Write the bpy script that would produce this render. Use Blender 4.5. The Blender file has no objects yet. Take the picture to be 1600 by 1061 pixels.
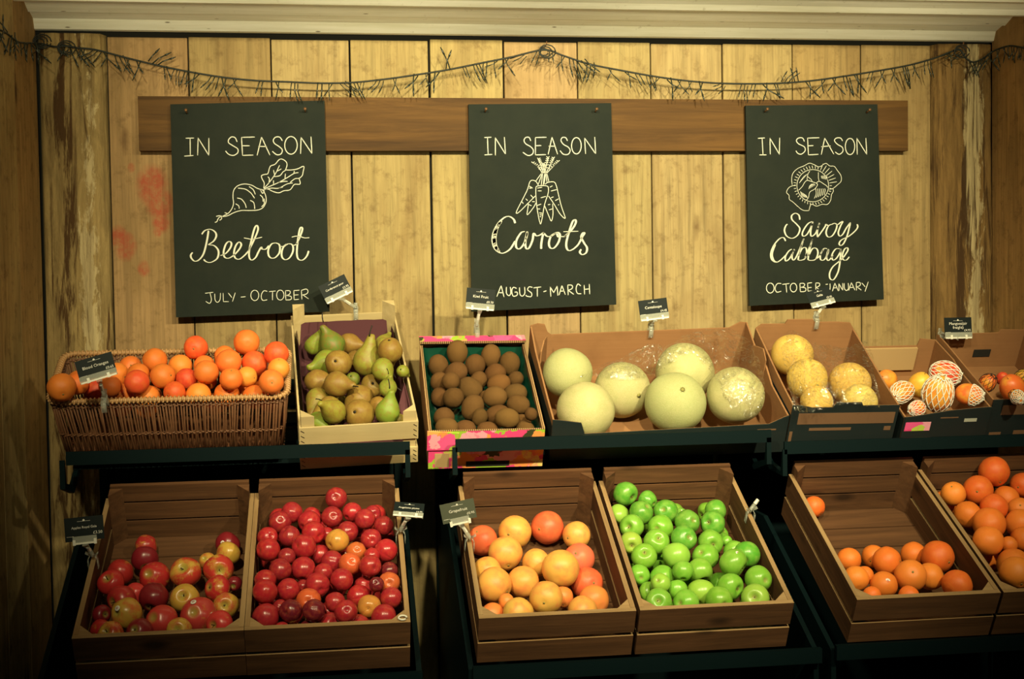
import bpy, bmesh, math, random
import numpy as np
from mathutils import Vector, Matrix, Quaternion, noise

# ------------------------------------------------------------------ camera, world, lamps, exposure
C = bpy.context.scene.collection
SC = bpy.context.scene
F, CX, CY = 2000.0, 800.0, 530.5            # focal length and centre in pixels of the 1600 x 1061 frame
CAM = np.array([0.0, -3.7, 1.5])
def _n(v):
    v = np.array(v, float); return v / np.linalg.norm(v)
_d = _n([(525 - CX) / F, (CY - 458) / F, -1]); _u = np.array([-.02, 1, 0.]); _u = _n(_u - _d * (_u @ _d))
RW = np.stack([np.cross(_d, _u), _d, _u], 1)   # world axes in camera space
MW = RW.T
cd = bpy.data.cameras.new('camera'); cam = bpy.data.objects.new('camera', cd); C.objects.link(cam)
cd.sensor_width = 36; cd.lens = 45; cd.clip_start = .05
cam.matrix_world = Matrix.Translation(CAM) @ Matrix(MW.tolist()).to_4x4()
SC.camera = cam

w = bpy.data.worlds.new('world'); SC.world = w; w.use_nodes = True
w.node_tree.nodes['Background'].inputs[0].default_value = (.35, .9, 1, 1)
w.node_tree.nodes['Background'].inputs[1].default_value = .05

def lamp(name, loc, target, power, color, size, spot=75, blend=.8):
    d = bpy.data.lights.new(name, 'SPOT'); o = bpy.data.objects.new(name, d); C.objects.link(o)
    d.energy = power; d.color = color; d.shadow_soft_size = size; d.spot_size = math.radians(spot); d.spot_blend = blend
    o.location = loc; o.rotation_euler = (Vector(target) - Vector(loc)).to_track_quat('-Z', 'Y').to_euler()
WARM = (1.0, .87, .49)
lamp('track_lamp', (1.60, -3.0, 2.62), (.82, 0, 1.40), 400, WARM, .05, 57, 1.0)
lamp('track_lamp', (.55, -3.0, 2.62), (.64, 0, 1.38), 330, WARM, .05, 55, 1.0)
lamp('track_lamp', (-.45, -3.0, 2.62), (.40, 0, 1.40), 300, WARM, .05, 56, 1.0)
for x in (-.35, .55, 1.5): lamp('soffit_fill', (x, -1.9, 1.95), (x * .9 + .05, 0, 2.62), 80, WARM, .10, 54, 1.0)  # unseen fill spots, added to brighten the white soffit
SC.view_settings.view_transform = 'Standard'; SC.view_settings.look = 'None'
SC.view_settings.exposure = 0.0; SC.view_settings.gamma = 1.0; SC.view_settings.use_curve_mapping = False

# ------------------------------------------------------------------ geometry of the place
def ray(px, py): return MW @ np.array([(px - CX) / F, (CY - py) / F, -1.0])
def at(px, py, Y):
    r = ray(px, py); return CAM + r * ((Y - CAM[1]) / r[1])
def atX(px, py, X):
    r = ray(px, py); return CAM + r * ((X - CAM[0]) / r[0])
def depth_of(p): return -(RW @ (np.array(p) - CAM))[2]
def camdir(x, y, z): return Vector((MW @ np.array([x, y, z])).tolist())
rnd = random.Random(7)

# ------------------------------------------------------------------ helpers
def link(name, data, parent=None):
    o = bpy.data.objects.new(name, data); C.objects.link(o)
    if parent: o.parent = parent
    return o
def tag(o, label=None, cat=None, group=None, kind=None):
    if label: o['label'] = label
    if cat: o['category'] = cat
    if group: o['group'] = group
    if kind: o['kind'] = kind
    return o
def empty(name, loc, rot=(0, 0, 0)):
    o = link(name, None); o.location = loc; o.rotation_euler = rot; o.empty_display_size = .05; return o
def finish(name, bm, mat, parent=None, smooth=False, bevel=0, seg=1):
    if bevel:
        bmesh.ops.bevel(bm, geom=[e for e in bm.edges if len(e.link_faces) == 2 and e.calc_face_angle(0) > .6], offset=bevel, segments=seg, affect='EDGES', clamp_overlap=True)
    bmesh.ops.recalc_face_normals(bm, faces=bm.faces)
    me = bpy.data.meshes.new(name); bm.to_mesh(me); bm.free()
    for m in (mat if isinstance(mat, (list, tuple)) else [mat]): me.materials.append(m)
    if smooth:
        for p in me.polygons: p.use_smooth = True
    return link(name, me, parent)
def box(bm, x0, x1, y0, y1, z0, z1, mi=0):
    v = [bm.verts.new((x, y, z)) for x in (x0, x1) for y in (y0, y1) for z in (z0, z1)]
    for f in ((0, 1, 3, 2), (4, 6, 7, 5), (0, 4, 5, 1), (2, 3, 7, 6), (0, 2, 6, 4), (1, 5, 7, 3)):
        fc = bm.faces.new([v[i] for i in f]); fc.material_index = mi
    return v
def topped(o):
    """second material on the upper edge, paler from wear and painted-in top light"""
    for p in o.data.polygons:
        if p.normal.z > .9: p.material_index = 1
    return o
def B(*boxes):
    bm = bmesh.new()
    for b in boxes: box(bm, *b)
    return bm
def slab(bm, pts, o, u, v, t):
    """polygon pts in the plane (o,u,v), extruded by the vector t"""
    o, u, v, t = map(Vector, (o, u, v, t))
    a = [bm.verts.new(o + u * p[0] + v * p[1]) for p in pts]; b = [bm.verts.new(x.co + t) for x in a]
    n = len(a); bm.faces.new(a); bm.faces.new(b[::-1])
    for i in range(n): bm.faces.new((a[i], b[i], b[(i + 1) % n], a[(i + 1) % n]))
def tube(bm, pts, r, k=6, cap=True, mi=0):
    pts = [Vector(p) for p in pts]; rings = []; n = len(pts); up = None
    for i, p in enumerate(pts):
        t = (pts[min(i + 1, n - 1)] - pts[max(i - 1, 0)])
        if t.length < 1e-9: t = Vector((0, 0, 1))
        t.normalize()
        if up is None: up = t.orthogonal()
        up = (up - t * up.dot(t)); up = up.normalized() if up.length > 1e-6 else t.orthogonal().normalized()
        s = t.cross(up); rr = r[i] if isinstance(r, (list, tuple)) else r
        rings.append([bm.verts.new(p + (up * math.cos(a) + s * math.sin(a)) * rr) for a in [2 * math.pi * j / k for j in range(k)]])
    for A_, B_ in zip(rings, rings[1:]):
        for j in range(k):
            f = bm.faces.new((A_[j], A_[(j + 1) % k], B_[(j + 1) % k], B_[j])); f.material_index = mi
    if cap:
        f = bm.faces.new(rings[0][::-1]); f.material_index = mi
        f = bm.faces.new(rings[-1]); f.material_index = mi
def lathe(bm, prof, k=24, bend=None):
    rings = []
    for r, z in prof:
        if r < 1e-6: rings.append([bm.verts.new((0, 0, z))])
        else: rings.append([bm.verts.new((r * math.cos(2 * math.pi * j / k), r * math.sin(2 * math.pi * j / k), z)) for j in range(k)])
    for A_, B_ in zip(rings, rings[1:]):
        if len(A_) == 1 and len(B_) == 1: continue
        for j in range(k):
            if len(A_) == 1: bm.faces.new((A_[0], B_[(j + 1) % k], B_[j]))
            elif len(B_) == 1: bm.faces.new((A_[j], A_[(j + 1) % k], B_[0]))
            else: bm.faces.new((A_[j], A_[(j + 1) % k], B_[(j + 1) % k], B_[j]))
    if bend:
        for v in bm.verts: v.co = bend(v.co)
def catmull(p, n=8, closed=False):
    P = [Vector(q) for q in p]; out = []
    m = len(P)
    rng = range(m if closed else m - 1)
    for i in rng:
        if closed: a, b, c, d = P[i - 1], P[i], P[(i + 1) % m], P[(i + 2) % m]
        else: a, b, c, d = P[max(i - 1, 0)], P[i], P[i + 1], P[min(i + 2, m - 1)]
        for j in range(n):
            t = j / n
            out.append(.5 * ((2 * b) + (c - a) * t + (2 * a - 5 * b + 4 * c - d) * t * t + (3 * b - a - 3 * c + d) * t ** 3))
    if not closed: out.append(P[-1])
    return out

# ------------------------------------------------------------------ materials
class M:
    def __init__(s, name, rough=.6, spec=.4, color=None, **kw):
        s.mat = bpy.data.materials.new(name); s.mat.use_nodes = True; s.nt = s.mat.node_tree
        s.b = s.nt.nodes['Principled BSDF']; s.out = s.nt.nodes['Material Output']
        s.b.inputs['Roughness'].default_value = rough; s.b.inputs['Specular IOR Level'].default_value = spec
        if color is not None: s.set('Base Color', color)
        for k, v in kw.items(): s.set(k.replace('_', ' '), v)
    def set(s, k, v, node=None):
        i = (node or s.b).inputs[k]
        if isinstance(v, bpy.types.NodeSocket): s.nt.links.new(v, i)
        elif isinstance(v, (tuple, list)) and len(v) == 3 and i.type == 'RGBA': i.default_value = (*v, 1)
        else: i.default_value = v
    def n(s, t, props=None, **inp):
        nd = s.nt.nodes.new(t)
        for k, v in (props or {}).items(): setattr(nd, k, v)
        for k, v in inp.items():
            k = int(k[1:]) if k[0] == '_' and k[1:].isdigit() else k.replace('_', ' ')
            s.set(k, v, nd)
        return nd
    def coord(s, kind='Object'): return s.n('ShaderNodeTexCoord').outputs[kind]
    def geo(s): return s.n('ShaderNodeNewGeometry').outputs['Position']
    def mapping(s, vec, scale=(1, 1, 1), loc=(0, 0, 0)):
        return s.n('ShaderNodeMapping', Vector=vec, Scale=scale, Location=loc).outputs[0]
    def noise(s, vec, scale, detail=4, rough=.55, dist=0, out='Fac'):
        return s.n('ShaderNodeTexNoise', Vector=vec, Scale=scale, Detail=detail, Roughness=rough, Distortion=dist).outputs[out]
    def voro(s, vec, scale, feature='F1', out='Distance', rand=1.0):
        return s.n('ShaderNodeTexVoronoi', {'feature': feature}, Vector=vec, Scale=scale, Randomness=rand).outputs[out]
    def ramp(s, fac, stops, interp='LINEAR'):
        nd = s.n('ShaderNodeValToRGB', Fac=fac); cr = nd.color_ramp; cr.interpolation = interp
        while len(cr.elements) < len(stops): cr.elements.new(.5)
        for e, (p, c) in zip(cr.elements, stops): e.position = p; e.color = (c, c, c, 1) if isinstance(c, (int, float)) else (*c, 1)
        return nd.outputs[0]
    def mix(s, fac, a, b, mode='MIX'):
        nd = s.n('ShaderNodeMix', {'data_type': 'RGBA', 'blend_type': mode})
        s.set(0, fac, nd); s.set(6, a, nd); s.set(7, b, nd); return nd.outputs[2]
    def math(s, op, a, b=0.0, clamp=False):
        nd = s.n('ShaderNodeMath', {'operation': op, 'use_clamp': clamp}); s.set(0, a, nd); s.set(1, b, nd); return nd.outputs[0]
    def vmath(s, op, a, b=(0, 0, 0), out=0):
        nd = s.n('ShaderNodeVectorMath', {'operation': op}); s.set(0, a, nd); s.set(1, b, nd); return nd.outputs[out]
    def bump(s, h, strength=.3, dist=.002):
        s.set('Normal', s.n('ShaderNodeBump', Height=h, Strength=strength, Distance=dist).outputs[0])
    def objcolor(s): return s.n('ShaderNodeObjectInfo').outputs
    def attr(s, name): return s.n('ShaderNodeAttribute', {'attribute_name': name}).outputs

def plain(name, color, rough=.6, spec=.4, metal=0, **kw):
    m = M(name, rough, spec, color, **kw); m.b.inputs['Metallic'].default_value = metal; return m.mat

def wood(name, base, dark, axis=0, scale=1.0, rough=.75, knots=True, spec=.25):
    """sawn timber with the grain along one local axis"""
    m = M(name, rough, spec); sc = [26 * scale] * 3; sc[axis] = 1.6 * scale
    oi = m.objcolor(); shift = m.vmath('SCALE', (7.3, 3.1, 5.7)); m.set(3, m.math('MULTIPLY', oi['Random'], 9), shift.node)
    co = m.vmath('ADD', m.coord(), shift)
    g = m.noise(m.mapping(co, sc), 1.6, 6, .65, .6)
    big = m.noise(co, 5 * scale, 3)
    c = m.mix(m.ramp(g, [(.3, 0), (.72, 1)]), dark, base)
    c = m.mix(m.ramp(big, [(.35, 0), (.7, .6)]), c, tuple(x * .5 for x in base))
    c = m.mix(m.ramp(m.noise(m.mapping(co, [x * .5 for x in sc]), 1.5, 6, .75, 1.0), [(.52, 0), (.7, .55)]), c, tuple(x * .8 for x in dark))
    if knots:
        ks = [9 * scale] * 3; ks[axis] = 4 * scale
        k = m.voro(m.mapping(co, ks), 1)
        c = m.mix(m.ramp(k, [(.06, .85), (.16, 0)]), c, tuple(x * .35 for x in dark))
    m.set('Base Color', c); m.bump(g, .35, .002); return m.mat

def plank_mat():
    m = M('weathered_planks', .78, .2); P = m.coord(); a = m.attr('tint')
    off = m.vmath('SCALE', (13.0, 0, 31.0)); m.set(3, a['Alpha'], off.node)
    co = m.vmath('ADD', P, off)
    g = m.noise(m.mapping(co, (34, 34, 1.5)), 1.5, 7, .68, .5)
    fine = m.noise(m.mapping(co, (160, 160, 7)), 1, 3, .6)
    blot = m.noise(m.mapping(co, (6, 6, 2.2)), 1.2, 5, .6, .8)
    c = m.mix(m.ramp(g, [(.28, .62), (.55, 1.0), (.8, 1.13)]), (0, 0, 0), a['Color'], 'MIX')
    c = m.mix(1.0, a['Color'], m.ramp(g, [(.25, .52), (.55, 1.0), (.85, 1.1)]), 'MULTIPLY')
    c = m.mix(1.0, c, m.ramp(fine, [(.2, .82), (.6, 1.0)]), 'MULTIPLY')
    c = m.mix(m.ramp(blot, [(.42, 0), (.72, .7)]), c, (.21, .135, .055))
    dirt = m.noise(co, 23, 6, .7)
    c = m.mix(m.ramp(dirt, [(.52, 0), (.70, .6)]), c, (.12, .07, .028))
    k = m.voro(m.mapping(co, (6.5, 6.5, 2.1)), 1)
    kd = m.math('ADD', k, m.math('MULTIPLY', m.noise(co, 40, 2), .05))
    c = m.mix(m.ramp(kd, [(.055, .95), (.085, .5), (.13, 0)]), c, (.09, .045, .018))
    # red stains soaked into the second plank
    st = None
    for (px, py, r) in [(238, 290, .05), (250, 318, .045), (196, 385, .035), (185, 372, .03), (205, 262, .012), (246, 362, .014), (252, 345, .03), (225, 420, .02)]:
        q = at(px, py, 0)
        d = m.vmath('LENGTH', m.vmath('SUBTRACT', m.vmath('MULTIPLY', P, (1, 0, .75)), (q[0], 0, q[2] * .75)), out=1)
        f = m.math('SUBTRACT', 1.0, m.math('DIVIDE', d, r), True)
        st = f if st is None else m.math('MAXIMUM', st, f)
    st = m.math('MULTIPLY', m.ramp(st, [(.0, 0), (.45, 1)]), m.ramp(m.noise(P, 26, 5, .7), [(.35, .1), (.6, .8)]))
    c = m.mix(st, c, (.33, .05, .028))
    m.set('Base Color', c); m.bump(m.math('ADD', g, m.math('MULTIPLY', fine, .4)), .5, .003); return m.mat

def bark_mat(name, base, pale, dark, amount):
    """old board edge with peeling pale flakes and black fissures"""
    m = M(name, .85, .15); P = m.coord()
    f1 = m.noise(m.mapping(P, (22, 22, 1.3)), 1.5, 8, .68, .9)
    f2 = m.noise(m.mapping(P, (30, 30, 7)), 1.2, 8, .72, .6)
    c = m.mix(m.ramp(f2, [(.3, 0), (.7, 1)]), tuple(x * .5 for x in base), base)
    u = m.n('ShaderNodeSeparateColor', Color=m.attr('tint')['Color']).outputs
    pf = m.math('ADD', m.math('MULTIPLY', m.noise(m.mapping(P, (38, 38, 11)), 1, 7, .75, .4), .75), m.math('MULTIPLY', u[0], amount))
    c = m.mix(m.ramp(pf, [(.52, 0), (.58, .9)]), c, pale)
    c = m.mix(m.ramp(m.noise(m.mapping(P, (60, 60, 2.5)), 1.2, 5, .6), [(.3, .5), (.55, 0)]), c, dark)
    f1 = m.math('SUBTRACT', f1, m.math('MULTIPLY', u[1], m.math('MULTIPLY', m.ramp(m.noise(m.mapping(P, (26, 26, 5)), 1.2, 5, .65), [(.35, 0), (.65, 1)]), .24))); c = m.mix(m.ramp(f1, [(.38, .95), (.46, .0)]), c, dark)
    m.set('Base Color', c); m.bump(m.math('ADD', f2, pf), .9, .006); return m.mat

MAT = {}
MAT['planks'] = plank_mat()
MAT['bark'] = bark_mat('old_board_edge', (.46, .33, .14), (.58, .47, .26), (.07, .035, .014), .34)
MAT['peel'] = bark_mat('peeling_board', (.30, .18, .065), (.55, .45, .25), (.06, .032, .014), .55)
MAT['dark'] = plain('dark_backing', (.012, .012, .010), .9)
MAT['rail'] = wood('stained_rail', (.165, .082, .022), (.045, .022, .008), 0, .7, .6, False, .12)
MAT['crate'] = wood('brown_crate_wood', (.175, .080, .034), (.060, .027, .012), 0)
MAT['crate_edge'] = wood('worn_lit_crate_edge', (.44, .29, .14), (.24, .14, .06), 0)  # pale for worn wood, and for overhead light painted onto the top faces
MAT['crate_edge_y'] = wood('worn_lit_crate_edge_side', (.44, .29, .14), (.24, .14, .06), 1)
MAT['crate_y'] = wood('brown_crate_wood_side', (.175, .080, .034), (.060, .027, .012), 1)
MAT['poplar'] = wood('pale_poplar', (.66, .53, .29), (.50, .38, .18), 0, .6, .7, False)
MAT['poplar_y'] = wood('pale_poplar_side', (.66, .53, .29), (.50, .38, .18), 1, .6, .7, False)
MAT['steel'] = plain('black_painted_steel', (.002, .008, .0095), .55, .08)
MAT['clear'] = plain('clear_plastic', (.85, .88, .85), .12, .5, Transmission_Weight=.82, Alpha=1.0)
MAT['white_plastic'] = plain('white_plastic', (.75, .74, .66), .4)
MAT['strip'] = plain('grey_clear_strip', (.42, .44, .38), .25, .6)
MAT['card'] = plain('black_card', (.005, .010, .011), .6, .2)
MAT['card_grey'] = plain('glare_card', (.075, .085, .062), .42, .45)  # black card lightened to grey: the reflection on it is painted in
MAT['print'] = plain('white_print', (.75, .74, .68), .6)
MAT['chalk'] = plain('chalk_pen', (.60, .62, .55), .85, .1)
MAT['nail'] = plain('rusty_nail', (.22, .11, .05), .5, .5, .6)
MAT['wire'] = plain('black_green_wire', (.010, .014, .012), .55)
MAT['bulb'] = plain('dark_unlit_bulb', (.02, .028, .022), .3, .5)
MAT['staple'] = plain('steel_staple', (.06, .055, .05), .4, .5, .8)
MAT['liner'] = plain('purple_tissue', (.10, .036, .046), .75, .2)
MAT['green_tray'] = plain('green_plastic_tray', (.004, .045, .028), .25, .5)
MAT['stem'] = plain('brown_stem', (.09, .045, .02), .8)
MAT['stem_dark'] = plain('dark_stem', (.02, .014, .01), .7)
MAT['calyx'] = plain('dry_calyx', (.13, .08, .03), .85)
MAT['scar'] = plain('melon_scar', (.26, .24, .07), .8)
MAT['foam'] = plain('white_foam_net', (.82, .80, .72), .7, .3)
MAT['black_net'] = plain('black_net', (.015, .018, .016), .6)
MAT['sticker'] = plain('white_sticker', (.78, .78, .72), .35)
MAT['sticker_dark'] = plain('sticker_print', (.50, .16, .20), .4)
m = M('chalkboard_paint', .75, .2); q = m.coord()
m.set('Base Color', m.mix(m.ramp(m.noise(q, 9, 5, .7), [(.3, 0), (.8, 1)]), (.007, .012, .010), (.015, .020, .014)))
m.bump(m.noise(q, 700, 2), .15, .0005); MAT['board'] = m.mat
m = M('white_gloss_boards', .5, .35); q = m.coord()
g = m.noise(m.mapping(q, (1.2, 25, 25)), 2, 6, .65)
c = m.mix(m.ramp(g, [(.3, 0), (.6, 1)]), (.70, .69, .56), (.88, .88, .80))
c = m.mix(m.ramp(m.voro(m.mapping(q, (9, 30, 30)), 1), [(.04, .8), (.08, 0)]), c, (.12, .09, .05))
c = m.mix(m.ramp(m.noise(q, 40, 5, .75), [(.62, 0), (.75, .5)]), c, (.30, .25, .15))
m.set('Base Color', c); m.bump(g, .2, .002); MAT['white_boards'] = m.mat
m = M('brown_cardboard', .85, .15); q = m.coord()
c = m.mix(m.noise(m.mapping(q, (4, 160, 160)), 1, 2), (.27, .135, .06), (.33, .17, .078))
c = m.mix(m.ramp(m.noise(q, 14, 4), [(.45, 0), (.8, .5)]), c, (.20, .10, .045))
m.set('Base Color', c); m.bump(m.noise(m.mapping(q, (150, 3, 150)), 1, 1), .1, .001); MAT['cardboard'] = m.mat
MAT['cardboard_pale'] = plain('pale_cardboard', (.46, .31, .15), .85, .15)
m = M('black_printed_cardboard', .55, .35); q = m.coord()
m.set('Base Color', m.mix(m.ramp(m.noise(m.mapping(q, (6, 6, 30)), 1.5, 3), [(.6, 0), (.8, .5)]), (.010, .018, .020), (.03, .03, .026)))
MAT['black_carton'] = m.mat
MAT['brown_print'] = plain('brown_print', (.16, .085, .045), .7)
m = M('pink_fruit_print', .6, .3); q = m.coord()
qd = m.vmath('SCALE', m.noise(q, 30, 3, out='Color')); m.set(3, .05, qd.node); q = m.vmath('ADD', q, qd)
v = m.voro(m.mapping(q, (22, 22, 34)), 1, 'F1', 'Color'); sep = m.n('ShaderNodeSeparateColor', Color=v).outputs[0]
c = m.ramp(sep, [(0, (.72, .06, .22)), (.38, (.80, .10, .30)), (.4, (.85, .30, .08)), (.55, (.88, .40, .12)), (.57, (.32, .50, .04)), (.72, (.45, .60, .08)), (.74, (.80, .35, .45)), (.93, (.85, .62, .20)), (.95, (.04, .05, .02))], 'CONSTANT')
d = m.voro(m.mapping(q, (16, 16, 24)), 1, 'F1', 'Distance')
c = m.mix(m.ramp(m.noise(m.mapping(q, (60, 60, 12)), 1, 2), [(.55, 0), (.62, .45)]), c, (.75, .08, .22))
m.set('Base Color', c); MAT['pink_print'] = m.mat
m = M('corrugated_edge', .85, .15); q = m.coord()
m.set('Base Color', m.mix(m.ramp(m.n('ShaderNodeTexWave', Vector=q, Scale=60.0, Distortion=.5).outputs[1], [(.4, 0), (.6, 1)]), (.10, .05, .025), (.42, .27, .13)))
MAT['corrugated'] = m.mat
m = M('wicker', .55, .4); q = m.coord()
c = m.mix(m.noise(q, 70, 4), (.10, .042, .020), (.23, .105, .05)); m.set('Base Color', c); MAT['wicker'] = m.mat
m = M('wicker_rim', .5, .45); q = m.coord()
c = m.mix(m.noise(q, 60, 4), (.36, .19, .08), (.56, .34, .15)); m.set('Base Color', c); MAT['wicker_rim'] = m.mat
m = M('clear_film', .12, .5, (.9, .9, .86)); q = m.coord()
tr = m.n('ShaderNodeBsdfTransparent').outputs[0]
gl = m.n('ShaderNodeBsdfGlossy', Color=(.95, .95, .9, 1), Roughness=.16).outputs[0]
cr = m.ramp(m.noise(m.mapping(q, (18, 18, 18)), 1.3, 6, .7, 2.5), [(.475, .02), (.52, .55), (.565, .04)])
mx = m.n('ShaderNodeMixShader'); m.set(0, cr, mx); m.nt.links.new(tr, mx.inputs[1]); m.nt.links.new(gl, mx.inputs[2])
m.nt.links.new(m.n('ShaderNodeBump', Height=m.noise(q, 45, 3, .6, 2), Strength=.8, Distance=.006).outputs[0], gl.node.inputs['Normal'])
m.nt.links.new(mx.outputs[0], m.out.inputs[0]); MAT['film'] = m.mat

# fruit skins: the object's own colour is the ripeness of that fruit
def skin(name, rough, fn, spec=.4, bump=None, coat=0):
    m = M(name, rough, spec); oi = m.objcolor()
    sh = m.vmath('SCALE', (17., 9., 23.)); m.set(3, oi['Random'], sh.node); co = m.vmath('ADD', m.coord(), sh)
    m.set('Base Color', fn(m, co, oi['Color'], oi['Alpha'], oi['Random']))
    if bump: m.bump(m.noise(co, bump[0], 2, .6), bump[1], bump[2])
    if coat: m.b.inputs['Coat Weight'].default_value = coat; m.b.inputs['Coat Roughness'].default_value = .25
    MAT[name] = m.mat
def f_citrus(m, co, col, al, r):
    n1 = m.noise(co, 2.6, 4)
    return m.mix(m.ramp(n1, [(.4, 0), (.75, .8)]), col, m.mix(.35, col, (.85, .30, .04)))
skin('orange_skin', .46, f_citrus, .4, (48, .22, .0015))
def f_grape(m, co, col, al, r):
    n1 = m.noise(co, 1.6, 3)
    c = m.mix(m.ramp(n1, [(.46, 0), (.72, .7)]), col, (.78, .20, .07))
    return m.mix(m.ramp(m.noise(co, 24, 2), [(.60, 0), (.7, .3)]), c, (.45, .25, .05))
skin('grapefruit_skin', .42, f_grape, .4, (44, .15, .0012))
def f_apple(m, co, col, al, r):
    q = m.coord(); z = m.n('ShaderNodeSeparateXYZ', Vector=q).outputs
    n1 = m.noise(co, 1.1, 2); st = m.noise(m.mapping(co, (11, 11, 1.4)), 1, 5, .65)
    f = m.math('ADD', n1, m.math('MULTIPLY', m.math('SUBTRACT', st, .5), .45))
    f = m.math('ADD', f, m.math('SUBTRACT', al, .5))
    c = m.mix(m.ramp(f, [(.36, 0), (.58, 1)]), (.60, .36, .06), col)
    rad = m.vmath('LENGTH', m.vmath('MULTIPLY', q, (1, 1, 0)), out=1)
    c = m.mix(m.math('MULTIPLY', m.ramp(rad, [(.12, .7), (.42, 0)]), 1), c, (.35, .36, .07))
    return m.mix(m.ramp(m.voro(co, 22), [(.07, .4), (.12, 0)]), c, (.75, .55, .25))
skin('apple_skin', .3, f_apple, .5)
def f_green(m, co, col, al, r):
    q = m.coord(); rad = m.vmath('LENGTH', m.vmath('MULTIPLY', q, (1, 1, 0)), out=1)
    c = m.mix(m.ramp(m.noise(co, 2.0, 4), [(.4, 0), (.75, .6)]), col, (.30, .50, .09))
    c = m.mix(m.ramp(rad, [(.08, .7), (.26, 0)]), c, (.30, .26, .08))
    return m.mix(m.ramp(m.voro(co, 20), [(.06, .45), (.11, 0)]), c, (.6, .75, .35))
skin('green_apple_skin', .3, f_green, .5)
def f_plum(m, co, col, al, r):
    c = m.mix(m.ramp(m.noise(co, 2.6, 5), [(.45, 0), (.8, .5)]), col, m.mix(.6, col, (.75, .16, .05)))
    return m.mix(m.ramp(m.noise(co, 1.7, 3), [(.45, 0), (.8, .5)]), c, m.mix(.7, col, (.10, .015, .03)))
skin('plum_skin', .27, f_plum, .5)
def f_pear(m, co, col, al, r):
    n1 = m.noise(co, 2.4, 7, .7, .4)
    f = m.math('ADD', n1, m.math('SUBTRACT', al, .5))
    c = m.mix(m.ramp(f, [(.38, 0), (.68, 1)]), col, (.23, .125, .028))
    return m.mix(m.ramp(m.noise(co, 26, 3), [(.56, 0), (.68, .55)]), c, (.20, .13, .03))
skin('pear_skin', .5, f_pear, .35, (24, .1, .001))
def f_kiwi(m, co, col, al, r):
    c = m.mix(m.noise(co, 4, 5), col, m.mix(.5, col, (.17, .085, .03)))
    return m.mix(m.ramp(m.noise(co, 60, 2), [(.45, 0), (.7, .5)]), c, (.19, .105, .042))
skin('kiwi_skin', .95, f_kiwi, .1, (80, .6, .002))
def f_cant(m, co, col, al, r):
    c = m.mix(m.ramp(m.noise(co, 2.2, 5), [(.35, 0), (.7, .8)]), col, (.30, .32, .11))
    net = m.voro(m.vmath('ADD', co, m.vmath('SCALE', m.noise(co, 12, 2, out='Color'))), 15, 'DISTANCE_TO_EDGE')
    return m.mix(m.ramp(net, [(.02, .75), (.12, 0)]), c, (.64, .58, .36))
skin('cantaloupe_skin', .62, f_cant, .3, (34, .45, .003))
def f_galia(m, co, col, al, r):
    c = m.mix(m.ramp(m.noise(co, 2.2, 4), [(.4, 0), (.75, .6)]), col, (.60, .36, .06))
    net = m.voro(co, 18, 'DISTANCE_TO_EDGE')
    return m.mix(m.ramp(net, [(.03, .5), (.12, 0)]), c, (.78, .62, .32))
skin('galia_skin', .6, f_galia, .3, (36, .4, .003))
def f_mango(m, co, col, al, r):
    f = m.math('ADD', m.noise(co, 1.2, 3), m.math('SUBTRACT', al, .5))
    return m.mix(m.ramp(f, [(.38, 0), (.62, 1)]), (.80, .38, .05), col)
skin('mango_skin', .4, f_mango, .45)

# ------------------------------------------------------------------ the room
XL, XR = -.805, 1.994
def tinted(name, bms, mat, kind='structure'):
    """one mesh of boards; bms = [(builder, (r,g,b,offset))]"""
    bm = bmesh.new(); lay = bm.verts.layers.float_color.new('tint')
    for fn, col in bms:
        n0 = len(bm.verts); fn(bm); bm.verts.ensure_lookup_table()
        for v in bm.verts[n0:]: v[lay] = col
    o = finish(name, bm, mat, None); return tag(o, kind=kind)
r2 = random.Random(3)
TINT = [tuple(q * .9 for q in c_) for c_ in [(0.414, 0.263, 0.122), (0.370, 0.266, 0.115), (0.422, 0.318, 0.148), (0.407, 0.311, 0.137), (0.422, 0.326, 0.141), (0.429, 0.296, 0.148), (0.407, 0.318, 0.144),
        (0.422, 0.318, 0.152), (0.414, 0.311, 0.141), (0.392, 0.274, 0.115), (0.407, 0.289, 0.126)]]
PX = [-.617, -.397, -.169, .051, .278, .494, .711, .93, 1.147, 1.363, 1.578, 1.801]
pl = []
for i in range(11):
    g = .0034 if i in (3, 4) else .0019
    x0, x1, top, yf = PX[i] + g, PX[i + 1] - g, 2.222 + r2.uniform(-.004, .003), r2.uniform(-.003, .002)
    t = TINT[i]
    def fn(bm, x0=x0, x1=x1, top=top, yf=yf):
        v = box(bm, x0, x1, yf, .02, 0, top)
        bmesh.ops.bevel(bm, geom=[e for e in bm.edges if all(q in v for q in e.verts)], offset=.0015, segments=1, affect='EDGES')
    pl.append((fn, (*t, r2.random())))
tinted('wall_back', pl, MAT['planks'])
tag(finish('wall_backing', B((XL - .1, XR + .1, .022, .04, 0, 3.0)), MAT['dark']), kind='structure')
def sidewall(name, x, dx, widths, tints):
    y = -.006; L = []
    for wd, t in zip(widths, tints):
        def fn(bm, y=y, wd=wd):
            v = box(bm, min(x, x + dx), max(x, x + dx), y - wd + .0012, y, 0, 2.9)
            bmesh.ops.bevel(bm, geom=[e for e in bm.edges if all(q in v for q in e.verts)], offset=.0015, segments=1, affect='EDGES')
        L.append((fn, (*t, r2.random()))); y -= wd
    tinted(name, [(f_, (c_[0] * 1.2, c_[1] * 1.2, c_[2] * 1.2, c_[3])) for f_, c_ in L], MAT['planks'])
sidewall('wall_left', XL, -.03, [.25, .22, .24, .22] + [.24] * 13, [(.42, .27, .11), (.46, .34, .15), (.42, .29, .12), (.46, .33, .14)] + [(.44, .32, .14)] * 13)
sidewall('wall_right', XR, .03, [.22, .24] + [.24] * 14, [(.42, .25, .10), (.44, .28, .12)] + [(.44, .32, .14)] * 14)
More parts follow.
